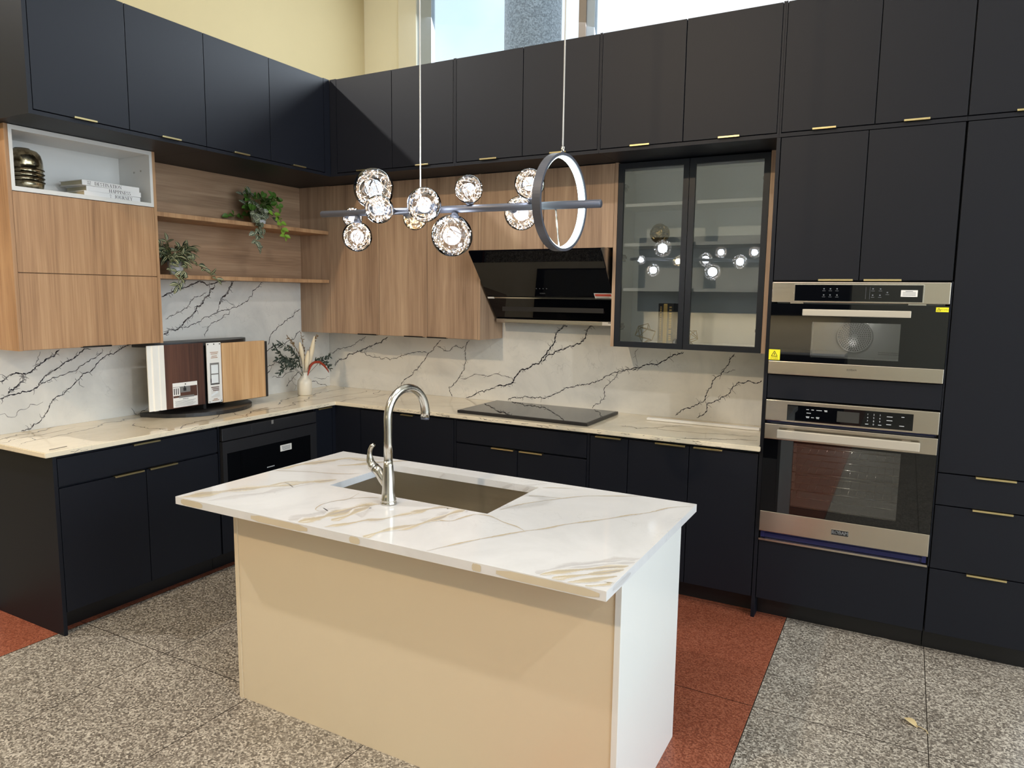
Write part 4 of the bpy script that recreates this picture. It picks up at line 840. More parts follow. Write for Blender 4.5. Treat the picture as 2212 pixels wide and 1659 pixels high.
t = thing('hanging_cabinet', 'oak two-door wall cabinet left of the slanted black hood', 'cabinet', (1.19, -0.16, 1.365), OAKG)
OB('carcass', M_oak_b, t, 'B', (0.775, 1.599, 0.0125, 0.296, 1.366, 2.4395)); OB('end_panel', M_oak_b, t, 'B', (1.5995, 1.6175, 0.0125, 0.316, 1.366, 2.4395), bev=0.001)
door(t, 'B', 0.7765, 1.1895, 1.3685, 2.4375, d=0.316, th=0.019, mat=M_oak_b, hs=[(1.001, 1.161, 'bottom')], hmat=M_bronze_dark)
door(t, 'B', 1.1935, 1.5975, 1.3685, 2.4375, d=0.316, th=0.019, mat=M_oak_b, hs=[(1.196, 1.357, 'bottom')], hmat=M_bronze_dark)
t = thing('hanging_cabinet', 'short oak two-door wall cabinet above the slanted black hood', 'cabinet', (2.08, -0.16, 1.95), OAKG)
OB('carcass', M_oak_b, t, 'B', (1.6185, 2.5345, 0.0125, 0.296, 1.953, 2.4395))
door(t, 'B', 1.62, 2.0705, 1.953, 2.4375, d=0.316, th=0.019, mat=M_oak_b); door(t, 'B', 2.0745, 2.533, 1.953, 2.4375, d=0.316, th=0.019, mat=M_oak_b)
# glass-fronted cabinet
t = thing('display_cabinet', 'black-framed glass-door wall cabinet with oak sides between hood and oven tower', 'cabinet', (3.0, -0.16, 1.366))
OB('side_panel', M_oak_b, t, 'B', (2.5355, 2.5555, 0.0125, 0.318, 1.3665, 2.4395)); OB('side_panel', M_oak_b, t, 'B', (3.4065, 3.4755, 0.0125, 0.318, 1.3665, 2.4395))
mb = MB(); mb.ob('B', 2.556, 3.406, 0.0125, 0.022, 1.3665, 2.436); mb.ob('B', 2.556, 3.406, 0.022, 0.29, 1.3665, 1.384); mb.ob('B', 2.556, 3.406, 0.022, 0.29, 2.418, 2.436); mb.ob('B', 2.556, 2.561, 0.022, 0.29, 1.384, 2.418); mb.ob('B', 3.401, 3.406, 0.022, 0.29, 1.384, 2.418)
mb.build('interior', M_greybox, t)
for z in (1.716, 1.977, 2.205): OB('shelf', M_greybox, t, 'B', (2.562, 3.400, 0.023, 0.285, z - 0.018, z))
for a, b in ((2.5575, 2.9725), (2.976, 3.4045)):
    d = MB(); ob_frame(d, 'B', a, b, 1.3675, 2.4325, a + 0.032, b - 0.032, 1.3995, 2.4005, 0.296, 0.318); d = d.build('door', M_blackframe, t)
    OB('glass_pane', M_cabglass, d, 'B', (a + 0.032, b - 0.032, 0.304, 0.309, 1.3995, 2.4005))
for u, z, s in ((2.563, 2.306, 1), (2.563, 1.895, 1), (2.563, 1.485, 1), (3.399, 2.306, -1), (3.399, 1.487, -1)):
    mb = MB(); mb.ob('B', u, u + s * 0.012, 0.20, 0.285, z - 0.02, z + 0.02, bev=0.002); mb.ob('B', u + s * 0.012, u + s * 0.035, 0.245, 0.29, z - 0.008, z + 0.008, bev=0.002); mb.build('hinge', M_fixture, t)

# ------------------------------------------------------------------ range hood
t = thing('range_hood', 'slanted black glass range hood with a steel lower edge above the cooktop', 'range hood', (2.08, -0.1, 1.478))
fx = lambda p, q, a: (a, -p, q)
td, tz = 0.646, 0.763                      # direction up the slanted face
def off(d, z, k): return (d - tz * k, z + td * k)   # k metres behind the face
a0, a1 = (0.130, 1.507), (0.4925, 1.934)
mb = MB(); mb.prism([a0, a1, off(*a1, 0.012), off(*a0, 0.012)], fx, 1.6345, 2.525); mb.build('glass_panel', M_hoodglass, t)
mb = MB(); b0, b1, b2 = off(*a0, 0.0125), off(*a1, 0.0125), off(*a1, 0.085)
mb.prism([b0, b1, (b2[0], 1.948), (0.30, 1.948), (0.20, 1.80), (0.06, 1.56)], fx, 1.640, 2.520); mb.build('casing', M_steel_x, t)
mb = MB(); mb.ob('B', 1.72, 2.44, 0.0125, 0.20, 1.56, 1.80); mb.ob('B', 1.72, 2.44, 0.0125, 0.29, 1.80, 1.948); mb.build('fan_housing', M_bb, t)
mb = MB(); mb.ob('B', 1.640, 2.520, 0.0125, 0.142, 1.479, 1.506, bev=0.004); mb.build('lower_edge', M_steel_x, t)
mb = MB(); s0 = (0.2495, 1.648); mb.prism([s0, (s0[0] + td * .009, s0[1] + tz * .009), off(s0[0] + td * .009, s0[1] + tz * .009, -.006), off(*s0, -.006)], fx, 1.66, 2.522); mb.build('trim_bar', M_nickel, t)
def hood_pt(u, s, k=-0.0015):               # s metres up the face
    d, z = a0[0] + td * s, a0[1] + tz * s; d, z = off(d, z, k); return (u, -d, z)
def hood_patch(mb, u0, u1, s0, s1, mi=0, k=-0.0015): mb.quad(hood_pt(u0, s0, k), hood_pt(u1, s0, k), hood_pt(u1, s1, k), hood_pt(u0, s1, k), mi)
mb = MB(); hood_patch(mb, 2.405, 2.52, 0.188, 0.232); hood_patch(mb, 2.41, 2.515, 0.208, 0.226, 1, -0.002)
for k in range(3): hood_patch(mb, 2.415, 2.50, 0.191 + k * .005, 0.1925 + k * .005, 2, -0.002)
mb.build('sticker', [M_paper, M_red, M_greyink], t)
mb = MB(); mb.quad((2.41, -0.1425, 1.4825), (2.515, -0.1425, 1.4825), (2.515, -0.1425, 1.5045), (2.41, -0.1425, 1.5045)); mb.quad((2.45, -0.143, 1.497), (2.51, -0.143, 1.497), (2.51, -0.143, 1.502), (2.45, -0.143, 1.502), 1)
mb.build('sticker', [M_paper, M_ink], t)
mb = MB(); hood_patch(mb, 1.64, 1.69, 0.182, 0.196, 0, -0.0068); mb.build('sticker', M_paper, t)
mb = MB()
for k in range(4): hood_patch(mb, 2.02 + k * .024, 2.026 + k * .024, 0.262, 0.268)
XH = Vector((1, 0, 0)); ZH = Vector((0, -td, tz))
text(mb, 'ROBAM', hood_pt(2.055, 0.226, -0.002), XH, ZH, 0.011)
mb.build('print', M_dimink, t)

# ------------------------------------------------------------------ cooktop and things on the worktop
t = thing('cooktop', 'black glass cooktop set on the cream back worktop', 'cooktop', (2.06, -0.33, 0.916))
mb = MB(); mb.box(1.617, 2.512, -0.588, -0.078, 0.9165, 0.934, bev=0.002); mb.build('frame', M_bb, t)
mb = MB(); mb.box(1.628, 2.501, -0.577, -0.089, 0.9338, 0.9352); mb.build('glass_top', M_cookglass, t)
mb = MB(); mb.box(2.735, 3.40, -0.185, -0.155, 0.9165, 0.930, bev=0.001); tag(mb.build('plastic_strip', M_paper), 'long white plastic strip lying on the back worktop beside the oven tower', 'strip')
mb = MB(); mb.tube([(0.600, -2.532, 0.9185), (0.589, -2.445, 0.9185)], 0.0013, 6); tag(mb.build('thin_stick', M_bronze_dark), 'thin dark stick lying at the left end of the worktop', 'stick')

# door sample display
t = thing('sample_display', 'black countertop stand holding kitchen door samples on the left worktop', 'display stand', (0.2, -1.36, 0.916))
def halfoval(yc, hw, x0, x1, n=26): return [(x0, yc - hw)] + [(x0 + (x1 - x0) * math.sin(PI * i / n), yc - hw * math.cos(PI * i / n)) for i in range(1, n)] + [(x0, yc + hw)]
fz = lambda p, q, a: (p, q, a)
mb = MB(); mb.prism(halfoval(-1.365, 0.37, 0.10, 0.435), fz, 0.9165, 0.938); mb.build('base_board', M_bb, t)
mb = MB(); mb.prism(halfoval(-1.365, 0.40, 0.10, 0.296), fz, 1.334, 1.3585); mb.build('top_board', M_bb, t)
mb = MB(); mb.box(0.10, 0.118, -1.60, -1.13, 0.9385, 1.3335); mb.box(0.118, 0.286, -1.434, -1.414, 0.9385, 1.3335); mb.build('back_frame', M_bb, t)
mb = MB()
mb.prism([(0.298, -1.81), (0.304, -1.81), (0.304, -1.785), (0.312, -1.78), (0.312, -1.757), (0.305, -1.752), (0.305, -1.742), (0.312, -1.737), (0.312, -1.707), (0.298, -1.707)], fz, 0.972, 1.352)
mb.build('door_sample', M_whitebrd, t)['label'] = 'white profiled door sample'
s = MB().box(0.290, 0.308, -1.7055, -1.436, 0.971, 1.351, bev=0.001).build('door_sample', M_walnut, t); s['label'] = 'dark walnut door sample'
mb = MB(); F = 0.3085
def card(y0, y1, z0, z1, mi, k=0.0): mb.quad((F + k, y0, z0), (F + k, y1, z0), (F + k, y1, z1), (F + k, y0, z1), mi)
card(-1.659, -1.490, 0.9755, 1.122, 0)
card(-1.657, -1.492, 1.033, 1.098, 1, .0004); card(-1.657, -1.61, 1.045, 1.096, 0, .0006)
for k in range(3): card(-1.652 + k * .013, -1.646 + k * .013, 1.052, 1.09, 2, .0008)
card(-1.612, -1.54, 1.062, 1.098, 3, .0007); card(-1.588, -1.568, 1.07, 1.09, 2, .0009); card(-1.582, -1.575, 1.09, 1.1, 2, .0009)
card(-1.62, -1.515, 1.030, 1.042, 3, .0009)
mb.lathe((F + .0006, -1.573, 1.111), [(0.004, 0), (0.004, 0.001)], 12, 2, (1, 0, 0))
for k in range(6): card(-1.648 + (k % 2) * .004, -1.505 - (k % 3) * .01, 1.012 - k * .006, 1.0135 - k * .006, 4, .0008)
card(-1.595, -1.555, 1.021, 1.0235, 2, .0008)
mb.build('sample_card', [M_paper, M_walnut, M_ink, M_greyink, M_greyink], s)
p = MB().box(0.300, 0.3065, -1.411, -1.306, 0.971, 1.3485, bev=0.0008).build('brochure_panel', M_paper, t); F = 0.3068
mb = MB()
def card2(y0, y1, z0, z1, mi, k=0.0): mb.quad((F + k, y0, z0), (F + k, y1, z0), (F + k, y1, z1), (F + k, y0, z1), mi)
card2(-1.392, -1.324, 1.085, 1.222, 0); card2(-1.384, -1.332, 1.155, 1.21, 1, .0003); card2(-1.384, -1.332, 1.095, 1.148, 1, .0003); card2(-1.392, -1.324, 1.085, 1.09, 2, .0004); card2(-1.391, -1.385, 1.10, 1.125, 2, .0004)
card2(-1.390, -1.325, 1.005, 1.075, 3)
for k in range(3): card2(-1.388 + k * .006, -1.33, 1.066 - k * .010, 1.071 - k * .010, 4, .0004)
mb.quad((F + .0005, -1.388, 1.012), (F + .0005, -1.338, 1.032), (F + .0005, -1.345, 1.044), (F + .0005, -1.39, 1.024), 1)
for z, w in ((1.286, .06), (1.276, .05), (1.262, .04), (1.252, .05), (0.992, .03), (0.984, .05)): card2(-1.358 - w / 2, -1.358 + w / 2, z, z + .0045, 5, .0003)
for y in (-1.402, -1.358, -1.315): mb.lathe((F, y, 1.339), [(0.004, 0), (0.004, 0.001)], 12, 2, (1, 0, 0))
for y in (-1.402, -1.315): mb.lathe((F, y, 0.979), [(0.003, 0), (0.003, 0.001)], 12, 2, (1, 0, 0))
mb.build('print', [M_greyink, M_greybox, M_ink, M_whitebox, M_walnut, plain('tan_print', lin(176, 140, 110), 0.6)], p)
s = MB().box(0.292, 0.310, -1.300, -0.955, 0.963, 1.342, bev=0.001).build('door_sample', M_oak_sample, t); s['label'] = 'light oak door sample'
s = MB().box(0.262, 0.2785, -1.300, -0.905, 0.955, 1.334, bev=0.001).build('door_sample', M_bb, t); s['label'] = 'black door sample behind the oak one'

# niche: vase and books
t = thing('glass_vase', 'squat mirrored bronze glass vase with ridges in the white niche', 'vase', (0.17, -2.335, 2.156))
prof = [(0.06, 0), (0.076, 0.004), (0.083, 0.015), (0.086, 0.03)]
for k in range(4): z = 0.036 + k * 0.020; prof += [(0.0865, z), (0.0905, z + 0.004), (0.0905, z + 0.008), (0.086, z + 0.012)]
prof += [(0.0865, 0.125), (0.085, 0.15), (0.078, 0.175), (0.064, 0.192), (0.044, 0.199), (0.036, 0.199), (0.034, 0.205), (0.030, 0.205), (0.030, 0.19), (0.05, 0.18)]
m_v, nt, bb = new_mat('mirrored_bronze_glass'); bb.inputs['Metallic'].default_value = 1; bb.inputs['Roughness'].default_value = 0.16
mp = mapping(nt, (1, 1, 1)); n = nt.nodes.new('ShaderNodeTexNoise'); n.inputs['Scale'].default_value = 28; n.inputs['Detail'].default_value = 5; nt.links.new(mp.outputs['Vector'], n.inputs['Vector'])
r = ramp(nt, [(0.36, lin(92, 82, 62)), (0.6, lin(214, 204, 176))]); nt.links.new(n.outputs['Fac'], r.inputs['Fac']); nt.links.new(r.outputs['Color'], bb.inputs['Base Color'])
bp_ = nt.nodes.new('ShaderNodeBump'); bp_.inputs['Strength'].default_value = 0.5; bp_.inputs['Distance'].default_value = 0.004; nt.links.new(n.outputs['Fac'], bp_.inputs['Height']); nt.links.new(bp_.outputs['Normal'], bb.inputs['Normal'])
m_vd = plain('bronze_ridge', lin(70, 60, 44), 0.3, 1.0, vary=0.2)
MB().lathe((0.17, -2.335, 2.156), prof, 48).build('body', m_v, t)
mb = MB()
for k in range(4):
    z = 2.156 + 0.036 + k * 0.020
    mb.lathe((0.17, -2.335, z), [(0.0868, 0.001), (0.0914, 0.004), (0.0914, 0.007), (0.0868, 0.010)], 48)
mb.build('ridge', m_vd, t)
# letters with thick and thin strokes
def serif(mb, s, org, X, Z, h, mi=0):
    W, T = 0.17, 0.045
    def ring(cx, cy, rx, ry, a0, a1, n=14):
        out = []
        for i in range(n):
            q = []
            for a in (a0 + (a1 - a0) * i / n, a0 + (a1 - a0) * (i + 1) / n):
                w = T + (W - T) * abs(math.cos(a)) ** 1.5
                q.append(((cx + rx * math.cos(a), cy + ry * math.sin(a)), (cx + (rx - w) * math.cos(a), cy + (ry - T) * math.sin(a))))
            out.append([q[0][0], q[1][0], q[1][1], q[0][1]])
        return out
    v = lambda x, w=W, a=0, b=1: [[(x, a), (x + w, a), (x + w, b), (x, b)]]
    hz = lambda a, b, y: [[(a, y), (b, y), (b, y + T), (a, y + T)]]
    sr = lambda x, w: hz(x - .07, x + w + .07, 0) + hz(x - .07, x + w + .07, 1 - T)
    dg = lambda x0, y0, x1, y1, w: [[(x0, y0), (x0 + w, y0), (x1 + w, y1), (x1, y1)]]
    G = {'D': (v(.07) + hz(0, .4, 0) + hz(0, .4, 1 - T) + ring(.35, .5, .47, .5, -PI / 2, PI / 2), .86),
         'E': (v(.07) + hz(0, .68, 0) + hz(0, .66, 1 - T) + hz(.2, .5, .48) + v(.64, .045, 0, .24) + v(.62, .045, .78, 1) + v(.47, .04, .38, .62), .72),
         'S': (ring(.31, .745, .27, .255, PI * .18, PI * 1.5) + ring(.31, .255, .30, .255, -PI * .82, PI * .5) + v(.54, .04, .70, .98) + v(.02, .04, .02, .30), .64),
         'T': (v(.30) + hz(.2, .57, 0) + hz(0, .77, 1 - T) + v(0, .04, .74, 1) + v(.73, .04, .74, 1), .78),
         'I': (v(.07) + sr(.07, W), .33), 'N': (v(.09, .05) + v(.72, .05) + dg(.06, 1, .66, 0, .16) + hz(0, .24, 0) + hz(.6, .86, 1 - T), .88),
         'A': (dg(.08, 0, .40, 1, .05) + dg(.60, 0, .36, 1, .17) + hz(.2, .6, .32) + hz(0, .24, 0) + hz(.52, .86, 0), .86),
         'O': (ring(.43, .5, .43, .5, 0, 2 * PI, 26), .9), 'H': (v(.07) + v(.62) + sr(.07, W) + sr(.62, W) + hz(.2, .65, .48), .88),
         'P': (v(.07) + sr(.07, W) + ring(.34, .73, .33, .27, -PI / 2, PI / 2) + hz(.2, .36, 1 - T) + hz(.2, .36, .46), .72),
         'J': (v(.26, W, .12, 1) + hz(.15, .54, 1 - T) + ring(.17, .12, .26, .2, -PI * .9, 0, 8), .55), 'U': (v(.09, W, .25, 1) + v(.66, .05, .25, 1) + ring(.40, .28, .31, .28, PI, 2 * PI) + hz(0, .34, 1 - T) + hz(.55, .82, 1 - T), .84),
         'R': (v(.07) + sr(.07, W) + ring(.34, .74, .33, .26, -PI / 2, PI / 2) + hz(.2, .36, 1 - T) + hz(.2, .36, .48) + dg(.62, 0, .34, .5, .17) + hz(.62, .86, 0), .84),
         'Y': (v(.34, W, 0, .45) + dg(.34, .42, .04, 1, .17) + dg(.44, .42, .70, 1, .05) + hz(.24, .6, 0) + hz(-.03, .3, 1 - T) + hz(.58, .84, 1 - T), .8)}
    x = 0
    for ch in s:
        if ch not in G: x += .4; continue
        P, w = G[ch]
        for poly in P: mb.add([Vector(org) + Vector(X) * ((px + x) * h) + Vector(Z) * (py * h) for px, py in poly], [tuple(range(len(poly)))], mi)
        x += w + .07
    return x * h
BK = 'white books stacked in the niche'
def book(label, z, y0, y1, x0, title, ty, small, sy, turn):
    t = thing('book', label, 'book', (0.2, (y0 + y1) / 2, z), BK)
    th = 0.0265; R = Matrix.Rotation(turn, 3, 'Z'); c = Vector((0.28, (y0 + y1) / 2, 0))
    def rb(mb): mb.v = [R @ (p - c) + c for p in mb.v]; return mb
    mb = MB(); mb.box(x0, 0.280, y0, y1, z, z + .003); mb.box(x0, 0.280, y0, y1, z + th - .003, z + th); mb.box(0.2765, 0.281, y0, y1, z, z + th, bev=0.001); rb(mb).build('cover', M_bookwhite, t)
    mb = MB(); mb.box(x0 + .004, 0.2764, y0 + .004, y1 - .004, z + .0031, z + th - .0031); rb(mb).build('page_block', M_pages, t)
    mb = MB(); serif(mb, title, (0.2813, ty, z + .0045), (0, 1, 0), (0, 0, 1), 0.0175)
    k = small.split()
    serif(mb, k[0], (0.2813, sy, z + .0145), (0, 1, 0), (0, 0, 1), 0.008); serif(mb, k[1], (0.2813, sy, z + .0045), (0, 1, 0), (0, 0, 1), 0.008) if len(k) > 1 else None
    rb(mb).build('spine_title', M_ink, t)
book('white book lettered JOURNEY, lowest of the three in the niche', 2.1555, -2.102, -1.784, 0.10, 'JOURNEY', -1.936, 'IS A', -1.962, 0.02)
book('white book lettered HAPPINESS, middle of the three in the niche', 2.1825, -2.086, -1.783, 0.09, 'HAPPINESS', -1.965, ' . ', -1.99, -0.02)
book('white book lettered DESTINATION, topmost of the three in the niche', 2.2095, -2.112, -1.786, 0.09, 'DESTINATION', -2.044, 'NOT THE', -2.085, 0.03)

# ------------------------------------------------------------------ plants
def leaf(mb, p, d, up, L, Wd, mi=0, curl=0.25):
    d = Vector(d).normalized(); s = d.cross(Vector(up))
    if s.length < 1e-3: s = d.cross(Vector((1, 0, 0)))
    s.normalize(); n = s.cross(d); vs = []; uv = []
    K = 6
    for i in range(K + 1):
        t = i / K; w = Wd * (math.sin(PI * min(1, t * 0.94 + 0.05)) ** 0.8) * 0.5 if 0 < i < K else Wd * .04
        c = Vector(p) + d * (L * t) - n * (curl * L * t * t)
        for k in (-1, -.5, 0, .5, 1):
            vs.append(c + s * (w * k) + n * (abs(k) * w * 0.35)); uv.append((t, (k + 1) / 2))
    fs = [(i * 5 + j, i * 5 + j + 1, (i + 1) * 5 + j + 1, (i + 1) * 5 + j) for i in range(K) for j in range(4)]
    mb.add(vs, fs, mi, True, uv)
def vine(st, lv, P, rng, L, Wd, step, mi=0, r=0.0016):
    P = [Vector(p) for p in P]; Q = []
    for i in range(len(P) - 1):
        for k in range(5): Q.append(P[i].lerp(P[i + 1], k / 5))
    Q.append(P[-1]); st.tube(Q, r, 5)
    acc = step * .5
    for i in range(1, len(Q)):
        acc += (Q[i] - Q[i - 1]).length
        if acc >= step:
            acc = 0; t = (Q[i] - Q[i - 1]).normalized()
            for s in (1, -1):
                d = t * rng.uniform(.1, .7) + Vector((rng.uniform(.0, .9), rng.uniform(-1, 1) , rng.uniform(-.5, .6))) + Vector((0, s * .6, 0))
                leaf(lv, Q[i], d, Vector((1.0, rng.uniform(-.3, .3), rng.uniform(.2, .9))), L * rng.uniform(.75, 1.15), Wd * rng.uniform(.8, 1.15), mi, rng.uniform(.1, .4))
    leaf(lv, Q[-1], Q[-1] - Q[-2], (1, 0, .6), L, Wd, mi)
def pot(t, c, r0, r1, h):
    MB().lathe(c, [(r0 * .9, 0), (r0, .002), (r1, h), (r1 - .004, h), (r1 - .006, h - .012), (0, h - .012)], 28).build('pot', M_pot, t)
    MB().lathe((c[0], c[1], c[2] + h - .0115), [(r1 - .007, 0), (r1 * .5, .006), (0, .008)], 20).build('soil', M_soil, t)
def bush(st, lv, c, n, rad, hgt, L, Wd, rng, mis, drop=0.3, ylim=None):
    for k in range(n):
        a = rng.uniform(0, 2 * PI); e = rng.uniform(-drop, 1.0); rr = rad * rng.uniform(.4, 1)
        q = Vector((c[0] + math.cos(a) * rr * .8, c[1] + math.sin(a) * rr, c[2] + hgt * e))
        q.x = max(q.x, 0.05)
        if ylim: q.y = min(max(q.y, ylim[0]), ylim[1])
        b = Vector(c) + Vector((math.cos(a) * .02, math.sin(a) * .02, 0)); m_ = b.lerp(q, .55) + Vector((0, 0, .02))
        st.tube([b, m_, q], 0.0013, 4)
        d = (q - m_) + Vector((rng.uniform(0, .05), rng.uniform(-.03, .03), rng.uniform(-.03, .03)))
        leaf(lv, m_.lerp(q, .6), d, (rng.uniform(.3, 1), rng.uniform(-.4, .4), rng.uniform(.3, 1)), L * rng.uniform(.7, 1.15), Wd * rng.uniform(.8, 1.1), rng.choice(mis), rng.uniform(.1, .5))
rng = random.Random(21)
t = thing('potted_plant', 'potted dark green plant with cream-striped leaves on the lower oak shelf', 'plant', (0.17, -1.50, 1.761), 'trailing plants on the oak shelves')
pot(t, (0.17, -1.50, 1.7605), 0.036, 0.05, 0.085)
st, lv = MB(), MB(); bush(st, lv, (0.17, -1.505, 1.85), 60, 0.12, 0.085, 0.060, 0.030, rng, [0], .12, (-1.66, -1.36))
for P in ([(.2, -1.53, 1.85), (.31, -1.615, 1.85), (.325, -1.655, 1.816), (.325, -1.645, 1.768), (.325, -1.59, 1.743), (.325, -1.61, 1.695)],
          [(.2, -1.50, 1.85), (.28, -1.56, 1.87), (.29, -1.51, 1.82), (.32, -1.565, 1.775), (.325, -1.58, 1.72)],
          [(.2, -1.48, 1.85), (.28, -1.54, 1.875), (.28, -1.483, 1.856), (.28, -1.436, 1.831), (.30, -1.388, 1.791), (.325, -1.335, 1.742)],
          [(.16, -1.504, 1.857), (.16, -1.542, 1.91), (.16, -1.545, 1.965)], [(.18, -1.487, 1.87), (.18, -1.436, 1.925), (.18, -1.39, 1.916)], [(.18, -1.535, 1.855), (.18, -1.589, 1.885), (.18, -1.604, 1.93)]):
    vine(st, lv, P, rng, 0.050, 0.025, 0.036)
st.build('stem', M_stem, t); lv.build('foliage', M_leaf1, t)
t = thing('potted_plant', 'potted plant with white-veined and lime leaves trailing over the upper oak shelf', 'plant', (0.17, -0.84, 2.116), 'trailing plants on the oak shelves')
pot(t, (0.17, -0.845, 2.115), 0.042, 0.058, 0.098)
st, lv = MB(), MB(); bush(st, lv, (0.17, -0.845, 2.215), 62, 0.12, 0.11, 0.054, 0.033, rng, [1, 1, 0, 1], .15)
for P, mi in (([(.2, -0.87, 2.20), (.31, -0.97, 2.195), (.325, -1.035, 2.155), (.33, -1.045, 2.122), (.335, -1.0, 2.105), (.335, -0.99, 2.06), (.335, -1.028, 2.047)], 0), ([(.2, -0.86, 2.2), (.30, -0.93, 2.19), (.335, -1.0, 2.10), (.335, -1.0, 2.03), (.335, -1.03, 1.985), (.335, -1.005, 1.95)], 0),
              ([(.2, -0.84, 2.2), (.29, -0.95, 2.17), (.33, -0.985, 2.13), (.33, -0.96, 2.08)], 0), ([(.2, -0.82, 2.2), (.25, -0.85, 2.21), (.27, -0.80, 2.19), (.32, -0.79, 2.15), (.33, -0.80, 2.10), (.33, -0.77, 2.05)], 2),
              ([(.16, -0.849, 2.214), (.16, -0.897, 2.28), (.16, -0.911, 2.325)], 0), ([(.16, -0.828, 2.217), (.16, -0.8, 2.31)], 1), ([(.16, -0.808, 2.219), (.16, -0.709, 2.325)], 1), ([(.2, -0.833, 2.214), (.2, -0.71, 2.295), (.2, -0.691, 2.251)], 1), ([(.22, -0.84, 2.208), (.25, -0.80, 2.17)], 0), ([(.1, -0.80, 2.209), (.07, -0.909, 2.18), (.06, -1.0, 2.17)], 1)):
    vine(st, lv, P, rng, 0.046, 0.036, 0.038, mi)
st.build('stem', M_stem, t); lv.build('foliage', [M_leaf2, M_leaf3, M_leaf4], t)
# vase with dried flowers
t = thing('flower_vase', 'cream bottle vase of dried pampas, dark leaves and a red stem in the worktop corner', 'vase', (0.231, -0.516, 0.916))
MB().lathe((0.231, -0.516, 0.9155), [(0.046, 0), (0.052, .004), (0.0525, .09), (0.049, .108), (0.036, .124), (0.0285, .134), (0.0275, .164), (0.029, .168), (0.024, .168), (0.023, .14), (0.0, .10)], 36).build('vase', M_ceramic, t)
X0 = 0.231
def plume(P, r):
    mb = MB(); P = [Vector((X0 + x, y, z)) for x, y, z in P]; Q = []
    for i in range(len(P) - 1):
        for k in range(6): Q.append(P[i].lerp(P[i + 1], k / 6))
    Q.append(P[-1]); n = len(Q); rs = [0.0018 if i < n * .35 else max(.0012, r * math.sin(PI * (i / (n - 1) - .33) / .70) ** .7) for i in range(n)]
    mb.tube(Q, rs, 10); mb.build('pampas_plume', M_pampas, t)
for P in ([(0, -.516, 1.01), (.02, -.551, 1.195), (.03, -.584, 1.308)], [(0, -.516, 1.01), (.03, -.526, 1.13), (.045, -.517, 1.245)], [(0, -.516, 1.01), (.01, -.474, 1.148), (.02, -.425, 1.345)], [(0, -.516, 1.01), (-.01, -.464, 1.148), (-.02, -.384, 1.284)]): plume(P, 0.0165)
rng = random.Random(5)
def spray(P, L, Wd, step, mat, name, spread=1.0):
    mb = MB(); P = [Vector((X0 + x, y, z)) for x, y, z in P]; Q = []
    for i in range(len(P) - 1):
        for k in range(6): Q.append(P[i].lerp(P[i + 1], k / 6))
    Q.append(P[-1]); mb.tube(Q, 0.0014, 5); acc = 0
    for i in range(len(Q) // 3, len(Q)):
        t_ = (Q[i] - Q[i - 1]).normalized(); acc += (Q[i] - Q[i - 1]).length
        while acc >= step:
            acc -= step
            for s in (1, -1):
                d = t_ * .8 + Vector((rng.uniform(-.4, .8), rng.uniform(-.5, .5), s * rng.uniform(.4, 1.0))) * spread
                leaf(mb, Q[i], d, (1, rng.uniform(-.6, .6), rng.uniform(-.5, .5)), L * rng.uniform(.7, 1.2), Wd, 0, rng.uniform(-.2, .4))
    mb.build(name, mat, t)
B0 = (0, -.516, 1.04)
for P in ([B0, (.02, -.639, 1.141), (.04, -.767, 1.217), (.03, -.829, 1.295)], [B0, (.03, -.648, 1.125), (.04, -.748, 1.143), (.04, -.79, 1.105)], [B0, (.02, -.592, 1.188), (.03, -.67, 1.26), (.02, -.764, 1.308)], [B0, (.05, -.615, 1.173), (.06, -.746, 1.199), (.06, -.831, 1.205)], [B0, (.06, -.62, 1.14), (.08, -.72, 1.17), (.08, -.80, 1.165)],
          [B0, (.0, -.407, 1.157), (0, -.309, 1.167), (0, -.25, 1.18)], [B0, (.0, -.358, 1.146), (0, -.285, 1.13), (0, -.25, 1.09)]): spray(P, .036, .011, .013, M_drygreen, 'leaf_spray')
for P in ([B0, (0, -.555, 1.202), (0, -.611, 1.29), (0, -.667, 1.345)], [B0, (.01, -.522, 1.234), (.01, -.55, 1.365)], [B0, (-.02, -.452, 1.229), (-.03, -.353, 1.34)], [B0, (0, -.57, 1.18), (0, -.65, 1.27)]): spray(P, .022, .006, .013, M_brown, 'brown_sprig', .8)
MB().tube([(X0 + .03, y, z) for y, z in ((-.512, 1.06), (-.504, 1.085), (-.484, 1.13), (-.46, 1.146), (-.436, 1.153), (-.388, 1.150), (-.34, 1.120), (-.31, 1.09), (-.291, 1.062))], [.003, .006, .009, .0095, .0095, .0095, .0085, .006, .002], 8).build('red_stem', M_redstem, t)

